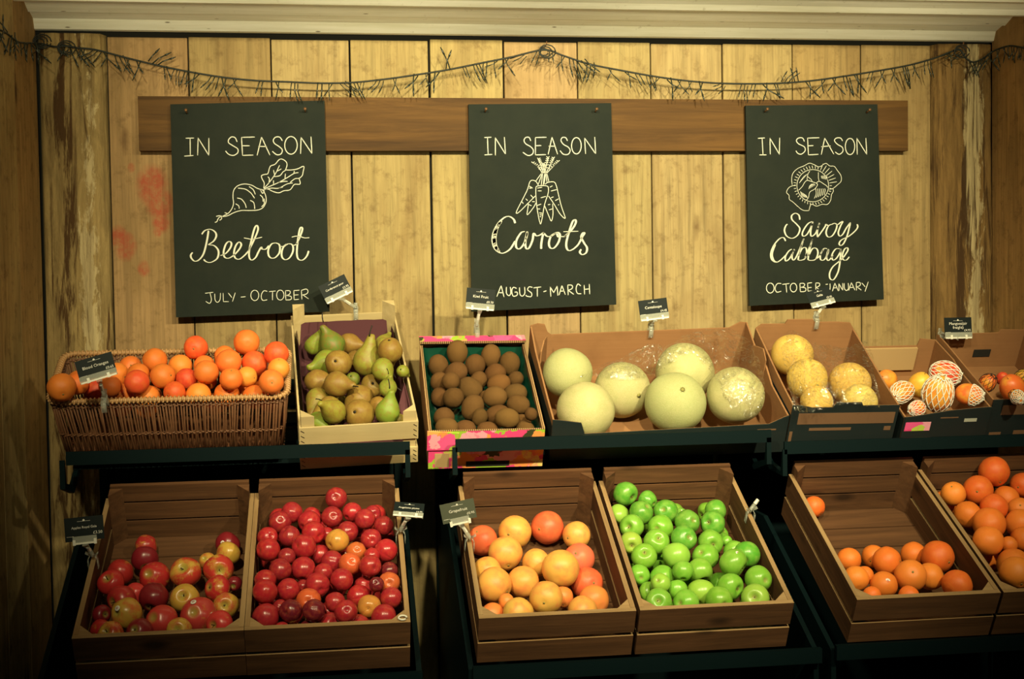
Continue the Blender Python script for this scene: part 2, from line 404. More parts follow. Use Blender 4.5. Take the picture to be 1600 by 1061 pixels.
def post(name, x0, x1, mat, ridge, crack, cw):
    bm = bmesh.new(); lay = bm.verts.layers.float_color.new('tint'); nx, nz = 22, 200
    g = []
    for i in range(nx + 1):
        row = []
        for k in range(nz + 1):
            x = x0 + (x1 - x0) * i / nx; z = 2.226 * k / nz
            wob = .012 * noise.noise((x * 3, 0, z * 1.3 + 7 * x0))
            h = .5 + .5 * noise.noise((x * 26, 3, z * 2.2)) + .25 * noise.noise((x * 60, 1, z * 9))
            y = -.008 - .012 * h
            e = min(i, nx - i)
            if e == 0: y = .018
            v = bm.verts.new((x + (wob if 0 < i < nx else 0), y, z))
            u = abs((i / nx) - (ridge + .1 * noise.noise((z * 1.7, x0, 2)))) / .28
            f = max(0, 1 - u) * (.6 + .5 * noise.noise((z * 2.3, 5, x0)))
            cr = max(0, 1 - abs(i / nx - (crack + .05 * noise.noise((z * 1.1, 9, x0)))) / cw); v[lay] = (f, cr, 0, 1); row.append(v)
        g.append(row)
    for i in range(nx):
        for k in range(nz): bm.faces.new((g[i][k], g[i + 1][k], g[i + 1][k + 1], g[i][k + 1]))
    tag(finish(name, bm, mat, None, True), kind='structure')
post('trim_1', XL + .002, -.620, MAT['bark'], .68, .36, .17)
post('trim_2', 1.804, XR, MAT['peel'], .66, .45, .10)
# white board soffit: lapped boards seen from below
bm = bmesh.new()
prof = [(.005, 2.262), (-.006, 2.234), (-.018, 2.236), (-.030, 2.262), (-.078, 2.274), (-.084, 2.268), (-.232, 2.326), (-.236, 2.262), (-.252, 2.262), (-.262, 2.276),
        (-.345, 2.312), (-.349, 2.274), (-.37, 2.272), (-.45, 2.32), (-.46, 2.28), (-.60, 2.34), (-.60, 2.40), (.02, 2.40)]
slab(bm, prof, (XL - .02, 0, 0), (0, 1, 0), (0, 0, 1), (XR - XL + .04, 0, 0))
tag(finish('trim_3', bm, MAT['white_boards']), kind='structure')
m = M('dark_floor', .5, .3); m.set('Base Color', m.mix(m.noise(m.coord(), 8, 4), (.03, .028, .022), (.05, .045, .035)))
tag(finish('floor', B((XL - .2, XR + .2, -5, .1, -.05, 0)), m.mat), kind='structure')
tag(finish('ceiling', B((XL - .2, XR + .2, -5, .1, 2.9, 2.95)), plain('ceiling_paint', (.5, .48, .40), .8)), kind='structure')

# ------------------------------------------------------------------ mounting rail, chalkboards, nails
rail = finish('mounting_rail', B((-.532, 1.711, -.034, -.0055, 1.902, 2.052)), MAT['rail'], bevel=.003, seg=2)
tag(rail, 'long dark-stained wooden rail across the plank wall holding the three chalkboards', 'rail')

YB = -.050
def ribbon(bm, pts, wd, calli):
    P = [Vector(p) for p in pts]; n = len(P); L = []
    for i in range(n):
        t = P[min(i + 1, n - 1)] - P[max(i - 1, 0)]
        t = t.normalized() if t.length > 1e-9 else Vector((1, 0, 0))
        s = Vector((-t.z, 0, t.x))
        k = wd * (.55 + 1.0 * calli * abs(t.z) ** 1.5 if calli else 1.0)
        if i in (0, n - 1): k *= .7
        L.append((bm.verts.new(P[i] + s * k / 2), bm.verts.new(P[i] - s * k / 2)))
    for a, b in zip(L, L[1:]): bm.faces.new((a[0], b[0], b[1], a[1]))
def ell(cx, cy, rx, ry, n=14): return [(cx + rx * math.sin(2 * math.pi * i / n), cy - ry * math.cos(2 * math.pi * i / n)) for i in range(n + 1)]
def strokes(name, parent, groups, x0, y0, sc, wd, calli=0):
    bm = bmesh.new()
    for s in groups:
        q = [tuple(at(x0 + a / sc, y0 + b / sc, YB - .0012)) for a, b in s]
        if len(q) >= 5: q = catmull(q, 5)
        elif len(q) == 2:
            q = [tuple(np.array(q[0]) + (np.array(q[1]) - np.array(q[0])) * t / 4) for t in range(5)]
        elif len(q) == 3: q = catmull(q, 6)
        ribbon(bm, q, wd * .00137, calli)
    return finish(name, bm, MAT['chalk'], parent)
def chalkboard(corners, nails, label):
    c = [at(x, y, YB) for x, y in corners]; mid = sum(c) / 4
    root = empty('chalkboard', (mid[0], YB, c[3][2]))
    tag(root, label, 'chalkboard', 'chalkboards on the wooden rail')
    bm = bmesh.new(); slab(bm, [(p[0] - mid[0], p[2] - c[3][2]) for p in c], (0, 0, 0), (1, 0, 0), (0, 0, 1), (0, .012, 0))
    finish('board_panel', bm, MAT['board'], root, bevel=.0012)
    for x, y in nails:
        p = at(x, y, YB) - np.array([mid[0], YB, c[3][2]])
        bm = bmesh.new(); q = Vector(p); tube(bm, [q + Vector((0, .012, 0)), q + Vector((0, -.024, .007))], .0022, 8)
        tube(bm, [q + Vector((0, -.023, .007)), q + Vector((0, -.026, .0075))], .0042, 10)
        finish('nail', bm, MAT['nail'], root, True)
    return root, (mid[0], YB, c[3][2])
def letters(root, base, name, groups, x0, y0, sc, wd, calli=0):
    if y0 == 190 and name == 'lettering':            # two words, IN and SEASON
        for g in (groups[:6], groups[6:]):
            o = strokes(name, root, g, x0, y0, sc, wd, calli); o.data.transform(Matrix.Translation(-Vector(base)))
        return
    o = strokes(name, root, groups, x0, y0, sc, wd, calli); o.data.transform(Matrix.Translation(-Vector(base))); return o

b1, k1 = chalkboard([(266, 163), (507, 157), (515, 487), (275, 496)], [(292, 178), (477, 176)], 'chalkboard reading Beetroot with a beetroot drawing, above the wicker basket')
letters(b1, k1, 'lettering', [
    [(185, 160), (265, 158)], [(228, 160), (230, 325)], [(172, 332), (260, 326)],
    [(305, 155), (300, 325)], [(305, 158), (408, 325)], [(408, 325), (408, 158)],
    [(680, 195), (660, 155), (625, 148), (598, 175), (600, 205), (640, 232), (685, 262), (685, 300), (645, 325), (600, 315), (568, 282)],
    [(850, 148), (722, 152)], [(722, 152), (732, 325)], [(732, 325), (835, 322)], [(728, 232), (800, 232)],
    [(872, 325), (915, 148)], [(915, 148), (995, 322)], [(885, 238), (965, 240)],
    [(1115, 185), (1090, 150), (1050, 150), (1028, 178), (1040, 210), (1090, 245), (1115, 275), (1100, 312), (1060, 318), (1018, 285)],
    ell(1198, 228, 60, 85), [(1295, 150), (1290, 310)], [(1295, 152), (1400, 308)], [(1400, 308), (1390, 145)]], 260, 190, 6.154, 1.9)
letters(b1, k1, 'drawing', [
    [(915, 655), (870, 640), (820, 612), (750, 600), (685, 618), (648, 660), (640, 720), (645, 790), (625, 845), (590, 885), (540, 912), (590, 905), (650, 875), (720, 855), (800, 855), (880, 850), (930, 825), (958, 770), (955, 715), (935, 670), (915, 655)],
    [(540, 912), (510, 920), (495, 940), (485, 962), (465, 970)], [(540, 912), (510, 905), (478, 912)], [(530, 915), (530, 935), (510, 950)], [(590, 885), (560, 875)],
    [(688, 640), (760, 650), (810, 685), (830, 710), (848, 737)], [(795, 625), (835, 655), (855, 700)], [(680, 735), (720, 745), (750, 780), (762, 805), (768, 830)],
    [(805, 757), (840, 780), (850, 840)], [(665, 790), (695, 810), (700, 838)], [(900, 705), (925, 730), (930, 770)], [(940, 740), (940, 790), (915, 820)], [(655, 835), (660, 845)],
    [(935, 640), (940, 590), (920, 550), (915, 520), (945, 508), (975, 500), (990, 450), (1005, 425), (1045, 410), (1080, 370), (1110, 360), (1150, 385), (1160, 420), (1145, 465)],
    [(1145, 465), (1200, 465), (1260, 455), (1320, 430), (1315, 480), (1305, 520), (1275, 545), (1235, 550), (1190, 585)],
    [(1275, 545), (1285, 600), (1230, 605), (1190, 655), (1130, 665), (1080, 685), (1020, 670), (980, 650), (940, 655)],
    [(935, 650), (1000, 620), (1080, 585), (1160, 540), (1225, 500), (1270, 490)], [(940, 640), (985, 590), (1030, 530), (1060, 480), (1088, 420)],
    [(1030, 530), (1090, 520), (1120, 485), (1140, 472), (1145, 465)], [(1145, 500), (1140, 555)], [(1040, 510), (1030, 465)], [(985, 590), (990, 550), (975, 530)], [(1060, 480), (1105, 455)],
    [(940, 655), (1010, 640), (1080, 640), (1160, 600), (1215, 590)], [(1080, 585), (1130, 575), (1165, 575)], [(1225, 500), (1230, 475)], [(1080, 640), (1120, 630)], [(1030, 600), (1030, 565)],
    [(905, 660), (925, 690), (940, 665), (900, 650), (920, 680)]], 260, 190, 6.154, 1.6)
letters(b1, k1, 'lettering', [
    [(405, 125), (390, 220), (360, 340), (320, 400), (275, 420), (240, 390), (235, 360), (252, 335)],
    [(340, 160), (370, 125), (420, 112), (465, 135), (480, 175), (455, 225), (400, 262)], [(400, 262), (460, 270), (500, 320), (490, 390), (430, 430), (385, 425), (358, 402)],
    [(520, 365), (570, 345), (615, 290), (625, 245), (600, 230), (570, 260), (550, 330), (560, 380), (600, 390), (650, 360), (700, 305), (720, 260), (700, 235), (670, 265), (650, 330), (660, 385), (700, 400), (750, 365), (790, 320)],
    [(790, 320), (840, 220), (880, 120), (870, 75), (845, 110), (815, 230), (795, 330), (800, 390), (825, 408), (860, 380), (885, 330), (912, 285), (920, 302), (955, 303), (985, 270)],
    [(745, 195), (790, 204), (820, 208), (870, 200), (920, 188)],
    [(1050, 243), (1010, 255), (980, 310), (982, 360), (1005, 388), (1045, 385), (1085, 340), (1092, 285), (1080, 255), (1050, 243)], [(1088, 275), (1120, 278), (1135, 270), (1150, 258), (1160, 255)],
    [(1170, 252), (1125, 285), (1108, 340), (1115, 385), (1145, 405), (1185, 385), (1215, 330), (1218, 280), (1200, 255), (1170, 252)], [(1215, 265), (1225, 266), (1240, 262), (1250, 255), (1258, 245)],
    [(1250, 255), (1290, 170), (1308, 110), (1295, 92), (1278, 130), (1260, 250), (1255, 350), (1270, 400), (1310, 408), (1350, 370), (1368, 320)], [(1205, 188), (1250, 178), (1290, 184), (1330, 195), (1375, 193)]], 260, 340, 6.154, 2.4, 1)
letters(b1, k1, 'lettering', [
    [(372, 728), (450, 718)], [(418, 722), (428, 760), (432, 795), (415, 825), (378, 805)], [(465, 732), (468, 790), (490, 815), (515, 790), (520, 725)], [(545, 725), (548, 808)], [(548, 808), (600, 808)],
    [(595, 725), (630, 770)], [(662, 722), (635, 808)], [(715, 765), (762, 760)], ell(850, 748, 38, 50), [(970, 710), (935, 705), (912, 750), (925, 795), (970, 790)],
    [(988, 712), (1050, 706)], [(1020, 710), (1020, 795)], ell(1095, 745, 35, 48), [(1145, 702), (1148, 792)], [(1145, 702), (1185, 705), (1190, 725), (1175, 742), (1150, 748)], [(1150, 748), (1195, 757), (1203, 775), (1190, 790), (1148, 792)],
    [(1280, 698), (1225, 702)], [(1225, 702), (1228, 790)], [(1228, 790), (1275, 785)], [(1228, 745), (1270, 742)], [(1298, 700), (1303, 788)], [(1298, 700), (1345, 687), (1362, 712), (1345, 735), (1305, 745)], [(1315, 745), (1368, 782)]], 260, 340, 6.154, 1.4)

b2, k2 = chalkboard([(732, 163), (955, 161), (963, 476), (737, 487)], [(758, 176), (930, 176)], 'chalkboard reading Carrots with a bunch of carrots drawn on it')
letters(b2, k2, 'lettering', [
    [(210, 165), (285, 162)], [(243, 163), (250, 342)], [(212, 345), (293, 340)], [(325, 165), (325, 350)], [(325, 168), (428, 335)], [(430, 335), (418, 160)],
    [(692, 200), (675, 165), (640, 165), (622, 195), (640, 230), (690, 260), (718, 295), (710, 335), (665, 352), (610, 318)], [(855, 162), (740, 165)], [(740, 165), (740, 345)], [(740, 345), (850, 342)], [(742, 250), (800, 248)],
    [(872, 340), (912, 160)], [(912, 160), (970, 338)], [(878, 255), (945, 255)], [(1072, 200), (1055, 168), (1020, 165), (1005, 195), (1030, 235), (1080, 265), (1100, 300), (1080, 338), (1030, 338), (995, 300)],
    ell(1165, 250, 50, 85), [(1250, 168), (1260, 335)], [(1250, 170), (1365, 335)], [(1365, 335), (1355, 160)]], 725, 190, 6.633, 1.9)
ticks = []
for fr in [[(810, 530), (770, 470), (715, 430)], [(820, 530), (795, 440), (775, 390)], [(840, 530), (855, 440), (870, 375)], [(850, 530), (900, 440), (925, 380)], [(860, 530), (930, 460), (975, 415)], [(830, 530), (830, 480), (820, 440)]]:
    ticks.append(fr)
    for t in (.25, .4, .55, .7, .85, 1):
        k = t * 2; i = min(int(k), 1); f = k - i
        x = fr[i][0] + (fr[i + 1][0] - fr[i][0]) * f; y = fr[i][1] + (fr[i + 1][1] - fr[i][1]) * f
        for s in (-1, 1): ticks.append([(x, y), (x + s * 16, y - 14)])
letters(b2, k2, 'drawing', ticks + [
    [(745, 680), (760, 668), (810, 664), (860, 668), (875, 690), (870, 750), (835, 860), (810, 1000), (795, 1060), (785, 1040), (775, 1000), (755, 880), (745, 760), (745, 680)],
    [(770, 660), (745, 620), (705, 608), (680, 630), (655, 710), (600, 820), (545, 930), (548, 950), (580, 930), (660, 850), (740, 770)],
    [(840, 650), (870, 630), (930, 625), (955, 660), (980, 760), (1010, 880), (1048, 990), (1035, 998), (990, 950), (930, 850), (875, 770)],
    [(668, 850), (660, 910), (653, 960), (670, 955), (720, 890), (748, 840)], [(835, 870), (880, 980), (905, 1030), (922, 960), (918, 850)],
    [(668, 665), (712, 690)], [(675, 690), (700, 690)], [(760, 690), (810, 680)], [(765, 718), (805, 718)], [(795, 790), (850, 775)], [(755, 870), (800, 855)], [(760, 905), (790, 905)], [(780, 945), (812, 950)], [(785, 965), (808, 968)], [(785, 985), (800, 985)],
    [(900, 720), (960, 705)], [(890, 680), (918, 665)], [(900, 790), (928, 780)], [(945, 820), (980, 800)], [(975, 865), (985, 860)], [(870, 862), (895, 858)], [(880, 915), (915, 905)], [(690, 760), (718, 790)], [(640, 800), (660, 820)], [(600, 830), (615, 850)], [(670, 860), (700, 872)], [(705, 830), (735, 830)],
    [(800, 530), (870, 530)], [(800, 540), (745, 615)], [(810, 540), (770, 650)], [(815, 540), (800, 660)], [(835, 540), (820, 660)], [(845, 540), (830, 650)], [(860, 540), (880, 625)], [(850, 540), (860, 630)]], 725, 190, 6.633, 1.5)
letters(b2, k2, 'lettering', [
    [(530, 125), (515, 85), (470, 55), (420, 65), (360, 120), (315, 200), (295, 290), (315, 380), (370, 430), (420, 430), (480, 390), (530, 310)], [(375, 112), (335, 190), (315, 285), (330, 370), (370, 420)], [(390, 100), (345, 180), (325, 280), (335, 360), (360, 405)], [(368, 116), (325, 195), (305, 288), (322, 375), (370, 426)], [(383, 106), (340, 185), (320, 283), (332, 365), (365, 413)],
    [(630, 210), (590, 225), (545, 300), (540, 370), (575, 390), (620, 340), (650, 260), (655, 210)], [(655, 215), (635, 320), (645, 385), (675, 380), (710, 300), (722, 230), (750, 255), (790, 245), (825, 220)],
    [(825, 220), (812, 270), (805, 310), (800, 350), (800, 390)], [(825, 225), (860, 260), (900, 260), (935, 238), (955, 225)],
    [(960, 220), (905, 255), (880, 330), (895, 380), (935, 380), (980, 320), (995, 250), (980, 222), (960, 220)], [(965, 230), (975, 265), (1005, 262), (1040, 262), (1080, 235)],
    [(1040, 262), (1110, 200), (1155, 130), (1155, 90), (1125, 110), (1085, 230), (1060, 330), (1070, 395), (1110, 405), (1180, 350), (1230, 260)], [(1030, 212), (1185, 208)],
    [(1230, 260), (1250, 225), (1230, 228), (1215, 270), (1245, 330), (1275, 380), (1265, 430), (1225, 450), (1200, 425), (1215, 395)]], 725, 330, 6.633, 2.9, 1)
letters(b2, k2, 'lettering', [
    [(340, 885), (385, 770)], [(385, 770), (415, 890)], [(362, 845), (405, 845)], [(440, 785), (440, 850), (465, 875), (485, 850), (480, 785)], [(545, 800), (510, 790), (495, 830), (510, 880), (550, 870), (550, 840), (525, 840)],
    [(575, 790), (580, 860), (605, 880), (630, 850), (628, 785)], [(710, 790), (675, 785), (660, 815), (700, 850), (695, 885), (650, 880), (642, 868)], [(720, 795), (800, 785)], [(760, 790), (760, 885)], [(822, 835), (855, 825)],
    [(893, 785), (900, 885)], [(893, 785), (930, 845)], [(930, 845), (966, 775)], [(966, 775), (972, 875)], [(985, 870), (1015, 770)], [(1015, 770), (1050, 865)], [(998, 830), (1040, 825)],
    [(1075, 765), (1080, 870)], [(1075, 765), (1115, 767), (1125, 785), (1115, 805), (1080, 820)], [(1080, 820), (1138, 862)], [(1210, 775), (1180, 755), (1162, 800), (1175, 850), (1215, 855)], [(1245, 765), (1250, 862)], [(1298, 755), (1303, 860)], [(1248, 810), (1300, 805)]], 725, 330, 6.633, 1.9)

b3, k3 = chalkboard([(1165, 165), (1371, 163), (1381, 468), (1171, 478)], [(1195, 176), (1354, 177)], 'chalkboard reading Savoy Cabbage with a leafy cabbage drawing')
letters(b3, k3, 'lettering', [
    [(172, 185), (248, 180)], [(218, 182), (228, 370)], [(188, 368), (266, 368)], [(305, 182), (308, 362)], [(305, 185), (408, 360)], [(408, 365), (412, 178)],
    [(685, 220), (665, 182), (620, 182), (597, 210), (620, 245), (685, 280), (692, 325), (650, 360), (612, 350), (592, 322)], [(850, 178), (720, 182)], [(720, 182), (730, 368)], [(730, 368), (840, 362)], [(725, 268), (785, 265)],
    [(872, 365), (910, 182)], [(910, 182), (1010, 360)], [(872, 278), (975, 268)], [(1108, 215), (1085, 182), (1040, 182), (1018, 210), (1050, 250), (1105, 285), (1110, 330), (1070, 362), (1025, 335)],
    ell(1190, 275, 52, 90), [(1265, 182), (1270, 365)], [(1265, 185), (1375, 362)], [(1375, 365), (1365, 182)]], 1160, 190, 7.076, 1.9)
cab = [ell(778, 708, 175, 178, 24),
    [(735, 985), (670, 980), (615, 940), (560, 890), (520, 860), (515, 815), (488, 780), (520, 725), (590, 700)], [(550, 700), (545, 630), (560, 570), (610, 520), (680, 490), (740, 460), (790, 475), (850, 500), (920, 462), (965, 490), (1015, 495), (1050, 540), (1090, 600), (1090, 660), (1050, 700), (1000, 740), (960, 750)],
    [(1000, 740), (1005, 770), (985, 810), (975, 870), (940, 915), (880, 915), (820, 935), (760, 915), (735, 985)],
    [(745, 545), (720, 600), (760, 640), (775, 665), (815, 680), (830, 700), (800, 745), (745, 780), (730, 840), (705, 870)], [(815, 680), (850, 660), (900, 690), (930, 710), (945, 730)], [(840, 560), (840, 620), (850, 665)], [(620, 760), (660, 720), (690, 670), (720, 650), (770, 665)], [(720, 600), (715, 630), (720, 650)]]
for a in range(0, 360, 9):
    ca, sa = math.cos(math.radians(a)), math.sin(math.radians(a)); r0 = 1.06; r1 = 1.2 + .18 * (math.sin(a * .7) ** 2) + (.28 if -70 < ((a + 180) % 360) - 180 < -5 else 0)
    cab.append([(778 + 175 * r0 * ca, 708 + 178 * r0 * sa), (778 + 175 * r1 * ca + 8 * sa, 708 + 178 * r1 * sa)])
for i in range(6):
    cab.append([(795 + 22 * i, 850 - 8 * i), (815 + 20 * i, 800 - 8 * i), (810 + 20 * i, 740)])
    cab.append([(735 + 14 * i, 745 - 8 * i), (742 + 10 * i, 715 - 5 * i), (765 + 6 * i, 690)])
    cab.append([(630 + 15 * i, 680 - 18 * i), (655 + 13 * i, 640 - 12 * i), (685 + 8 * i, 600 - 5 * i)])
    cab.append([(870 + 12 * i, 600 - 2 * i), (880 + 12 * i, 630 + 3 * i)])
    cab.append([(640 + 12 * i, 770 + 8 * i), (660 + 12 * i, 830 + 3 * i)])
letters(b3, k3, 'drawing', cab, 1160, 190, 7.076, 1.15)
letters(b3, k3, 'lettering', [
    [(635, 130), (625, 80), (585, 58), (545, 85), (550, 130), (600, 180), (635, 230), (610, 300), (550, 335), (490, 310), (465, 250), (478, 200), (498, 178)],
    [(770, 150), (730, 170), (690, 220), (662, 280), (675, 312), (715, 290), (760, 210), (780, 150)], [(780, 150), (755, 250), (760, 310), (790, 300), (820, 260), (850, 170)], [(852, 165), (835, 220), (828, 260), (828, 295), (832, 322)], [(832, 322), (870, 270), (905, 220), (922, 190), (925, 180), (950, 200)],
    [(990, 180), (950, 200), (925, 270), (945, 318), (990, 310), (1030, 250), (1045, 190), (1020, 170), (990, 180)], [(1035, 185), (1060, 180), (1085, 160), (1110, 150), (1085, 200), (1060, 270), (1075, 310), (1110, 290), (1150, 220), (1195, 160)],
    [(1195, 160), (1160, 300), (1120, 390), (1085, 415), (1070, 390), (1100, 350), (1180, 310), (1250, 250), (1275, 210), (1268, 180)],
    [(478, 365), (455, 328), (410, 340), (350, 410), (315, 500), (325, 570), (375, 600), (430, 570), (480, 520)], [(365, 400), (330, 500), (340, 565), (360, 590), (380, 595)],
    [(545, 455), (510, 480), (475, 540), (480, 585), (520, 560), (565, 480), (572, 455)], [(572, 460), (548, 530), (560, 575), (590, 550), (640, 440), (680, 335)], [(680, 335), (655, 410), (640, 460), (625, 520), (615, 575)],
    [(620, 530), (660, 450), (700, 440), (710, 490), (690, 560), (640, 578), (615, 572)], [(690, 560), (740, 440), (760, 390), (770, 360), (775, 345)], [(775, 345), (755, 410), (745, 460), (732, 520), (725, 575)], [(730, 530), (775, 450), (820, 450), (835, 500), (810, 565), (760, 580), (725, 572)],
    [(810, 565), (840, 545), (860, 520), (880, 480), (900, 455)], [(935, 450), (900, 450), (865, 510), (865, 570), (905, 570), (945, 500), (950, 455)], [(950, 460), (930, 540), (945, 580), (975, 560), (1000, 520)],
    [(1075, 450), (1030, 455), (990, 520), (1000, 575), (1040, 555), (1080, 490), (1090, 450)], [(1090, 450), (1080, 580), (1060, 700), (1010, 790), (970, 780), (965, 720), (1000, 650), (1070, 590), (1120, 540), (1165, 470), (1160, 440), (1130, 455), (1105, 520), (1115, 570), (1150, 575), (1182, 540)]], 1160, 325, 7.076, 2.3, 1)
letters(b3, k3, 'lettering', [
    ell(308, 885, 42, 55), [(430, 835), (385, 838), (362, 885), (380, 930), (430, 920)], [(440, 845), (520, 835)], [(482, 840), (490, 935)], ell(565, 880, 36, 48),
    [(635, 835), (640, 925)], [(635, 835), (675, 833), (688, 850), (675, 870), (640, 878)], [(640, 878), (690, 882), (702, 902), (690, 922), (640, 925)], [(770, 825), (720, 832)], [(720, 832), (725, 920)], [(725, 920), (775, 915)], [(722, 882), (765, 878)],
    [(810, 830), (812, 915)], [(810, 830), (845, 830), (855, 848), (845, 865), (812, 880)], [(820, 880), (862, 912)], [(920, 845), (945, 843)], [(968, 835), (970, 870), (968, 895), (958, 915), (940, 905)],
    [(995, 920), (1022, 830)], [(1022, 830), (1060, 918)], [(1008, 885), (1050, 880)], [(1065, 835), (1068, 915)], [(1065, 835), (1110, 912)], [(1110, 912), (1108, 830)], [(1125, 832), (1128, 890), (1150, 912), (1172, 890), (1170, 830)],
    [(1175, 912), (1205, 825)], [(1205, 825), (1245, 910)], [(1188, 880), (1232, 878)], [(1258, 825), (1262, 912)], [(1258, 825), (1295, 823), (1305, 842), (1295, 860), (1262, 875)], [(1270, 875), (1315, 908)], [(1320, 828), (1358, 872)], [(1392, 815), (1355, 925)]], 1160, 325, 7.076, 1.7)

# ------------------------------------------------------------------ string of unlit icicle lights
YG = -.062
path = [atX(-14, 40, XL + .012), atX(10, 52, XL + .014), atX(30, 66, XL + .015)] + [at(x, y, YG) for x, y in
    [(62, 68), (85, 73), (105, 72), (122, 75), (150, 78), (200, 91), (250, 103), (300, 113), (350, 121), (400, 126), (450, 128), (500, 130), (550, 129), (600, 124), (650, 117), (700, 109), (750, 99), (800, 89), (850, 78),
     (880, 87), (920, 100), (970, 110), (1020, 119), (1070, 126), (1120, 130), (1170, 131), (1220, 130), (1270, 126), (1320, 119), (1370, 111), (1420, 102), (1460, 91), (1497, 78), (1508, 90), (1520, 97), (1535, 92), (1552, 80)]] + [atX(1575, 72, XR - .012), atX(1590, 73, XR - .012), atX(1612, 78, XR - .012)]
P = catmull(path, 6)
g0 = empty('string_lights', tuple(at(850, 78, 0))); base = Vector(at(850, 78, 0).tolist())
tag(g0, 'dark string of unlit icicle lights draped across the top of the plank wall', 'string lights')
bm = bmesh.new(); tube(bm, [p - base for p in P], .0027, 6)
for (x, y) in [(850, 78), (1497, 78), (100, 72), (62, 62)]:     # loops of slack wire where it is hooked
    q = Vector(at(x, y, YG).tolist()) - base
    for k in range(3):
        r = .012 + .006 * k
        tube(bm, [q + Vector((r * math.cos(a) + .004 * k, -.004 * k, r * .8 * math.sin(a) - .006)) for a in [i * .5 for i in range(13)]], .0018, 5)
finish('wire', bm, MAT['wire'], g0, True)
for (x, y) in [(850, 74), (1494, 74), (100, 70)]:
    q = Vector(at(x, y, 0).tolist()) - base; bm = bmesh.new(); tube(bm, [q, q + Vector((0, -.045, 0)), q + Vector((0, -.047, .008))], .002, 6); finish('hook', bm, MAT['nail'], g0)
drops = []
for k in range(6):
    bm = bmesh.new(); rr = random.Random(k)
    for b in range(2 if k < 4 else 3):
        L_, s, bx = rr.uniform(.036, .056), rr.uniform(-.024, .020), (b - .5) * .011
        pts = [(bx, 0, 0), (bx + s * .4, -.003, -L_ * .4), (bx + s, -.006 + .004 * b, -L_ * .72)]
        tube(bm, pts, .0017, 5); e = Vector(pts[-1]); d = (e - Vector(pts[1])).normalized()
        tube(bm, [e, e + d * L_ * .12, e + d * L_ * .4], [.0024, .0025, .0010], 6)
    o = finish('bulb_drop', bm, MAT['bulb'], None, True); drops.append(o.data); bpy.data.objects.remove(o)
rr = random.Random(11); acc = 0; nd = 0; nxt = .01
for a, b in zip(P, P[1:]):
    acc += (b - a).length
    if acc > nxt and nd < 98:
        o = link('bulb_drop', drops[rr.randrange(6)], g0); o.location = a - base
        up = rr.random() < .06 or (930 < 800 + a.x * 500 < 0)
        o.rotation_euler = (rr.uniform(-.3, .1), rr.uniform(-.55, .55) + (math.pi if up else 0), rr.uniform(-.6, .6)); s = rr.uniform(.7, 1.15); o.scale = (s, s, s)
        nd += 1; nxt = acc + (rr.uniform(.016, .036) if rr.random() < .88 else .06)

# ------------------------------------------------------------------ black steel display stands
A1, A2 = math.radians(28), math.radians(27)
def wplane(wv, A, Y): return (wv + math.sin(A) * Y) / math.cos(A)     # height of a sloped shelf plane at depth Y
W1, W2 = 1.152, 1.000
def stand(x0, x1, zl, lx0, lx1, zl2, px0, px1, label):
    root = empty('display_stand', ((x0 + x1) / 2, -.4, 0)); tag(root, label, 'display stand', 'black display stands')
    ox, oy = (x0 + x1) / 2, -.4
    def part(name, fn, bevel=.0015):
        bm = bmesh.new(); fn(bm)
        for v in bm.verts: v.co -= Vector((ox, oy, 0))
        return finish(name, bm, MAT['steel'], root, bevel=bevel)
    def plate(bm, W, A, Ya, Yb, th=.010, px=(x0, x1)):
        for i in range(5):
            y0 = Ya + (Yb - Ya) * i / 5; y1 = y0 + (Yb - Ya) / 5 * .62
            slab(bm, [(y0, wplane(W, A, y0) - .001), (y1, wplane(W, A, y1) - .001), (y1, wplane(W, A, y1) - th), (y0, wplane(W, A, y0) - th)], (px[0], 0, 0), (0, 1, 0), (0, 0, 1), (px[1] - px[0], 0, 0))
    part('upper_shelf', lambda bm: plate(bm, W1, A1, -.42, -.05))
    part('lower_shelf', lambda bm: plate(bm, W2, A2, -.85, -.42, px=(px0, px1)))
    part('shelf_lip', lambda bm: box(bm, lx0, lx1, -.574, -.566, zl - .032, zl))
    part('shelf_lip', lambda bm: box(bm, lx0, lx1, -.912, -.898, zl2 - .034, zl2))
    part('back_panel', lambda bm: box(bm, x0 + .012, x1 - .012, -.028, -.024, .02, wplane(W1, A1, -.05) - .16))
    for x in (x0, x1 - .012):
        part('side_panel', lambda bm, x=x: slab(bm, [(-.89, 0), (-.05, 0), (-.05, wplane(W2, A2, -.42) - .02), (-.42, wplane(W2, A2, -.42) - .02), (-.89, wplane(W2, A2, -.89) - .012)], (x, 0, 0), (0, 1, 0), (0, 0, 1), (.012, 0, 0)))
        part('upright', lambda bm, x=x: box(bm, x - .004, x + .016, -.05, -.03, 0, wplane(W1, A1, -.05)))
        part('shelf_arm', lambda bm, x=x: slab(bm, [(-.574, zl - .02), (-.569, zl - .02), (-.556, zl - .078), (-.47, wplane(W1, A1, -.47) - .014), (-.04, wplane(W1, A1, -.04) - .014), (-.04, wplane(W1, A1, -.04) - .03), (-.47, wplane(W1, A1, -.47) - .034), (-.574, zl - .088)], (x, 0, 0), (0, 1, 0), (0, 0, 1), (.012, 0, 0)))
    return root
zl = at(400, 697, -.57)[2]
stand(-.655, .172, zl, -.640, .172, .664, -.55, .13, 'black steel stand under the wicker basket and pears, above the red apples and plums')
stand(.276, 1.09, zl + .002, .284, 1.09, .668, .31, .995, 'black steel stand carrying kiwis and pale melons above grapefruit and green apples')
stand(1.12, 1.985, zl - .03, 1.125, 1.985, .672, 1.17, 1.86, 'black steel stand carrying yellow melons and mangoes above the orange crates')

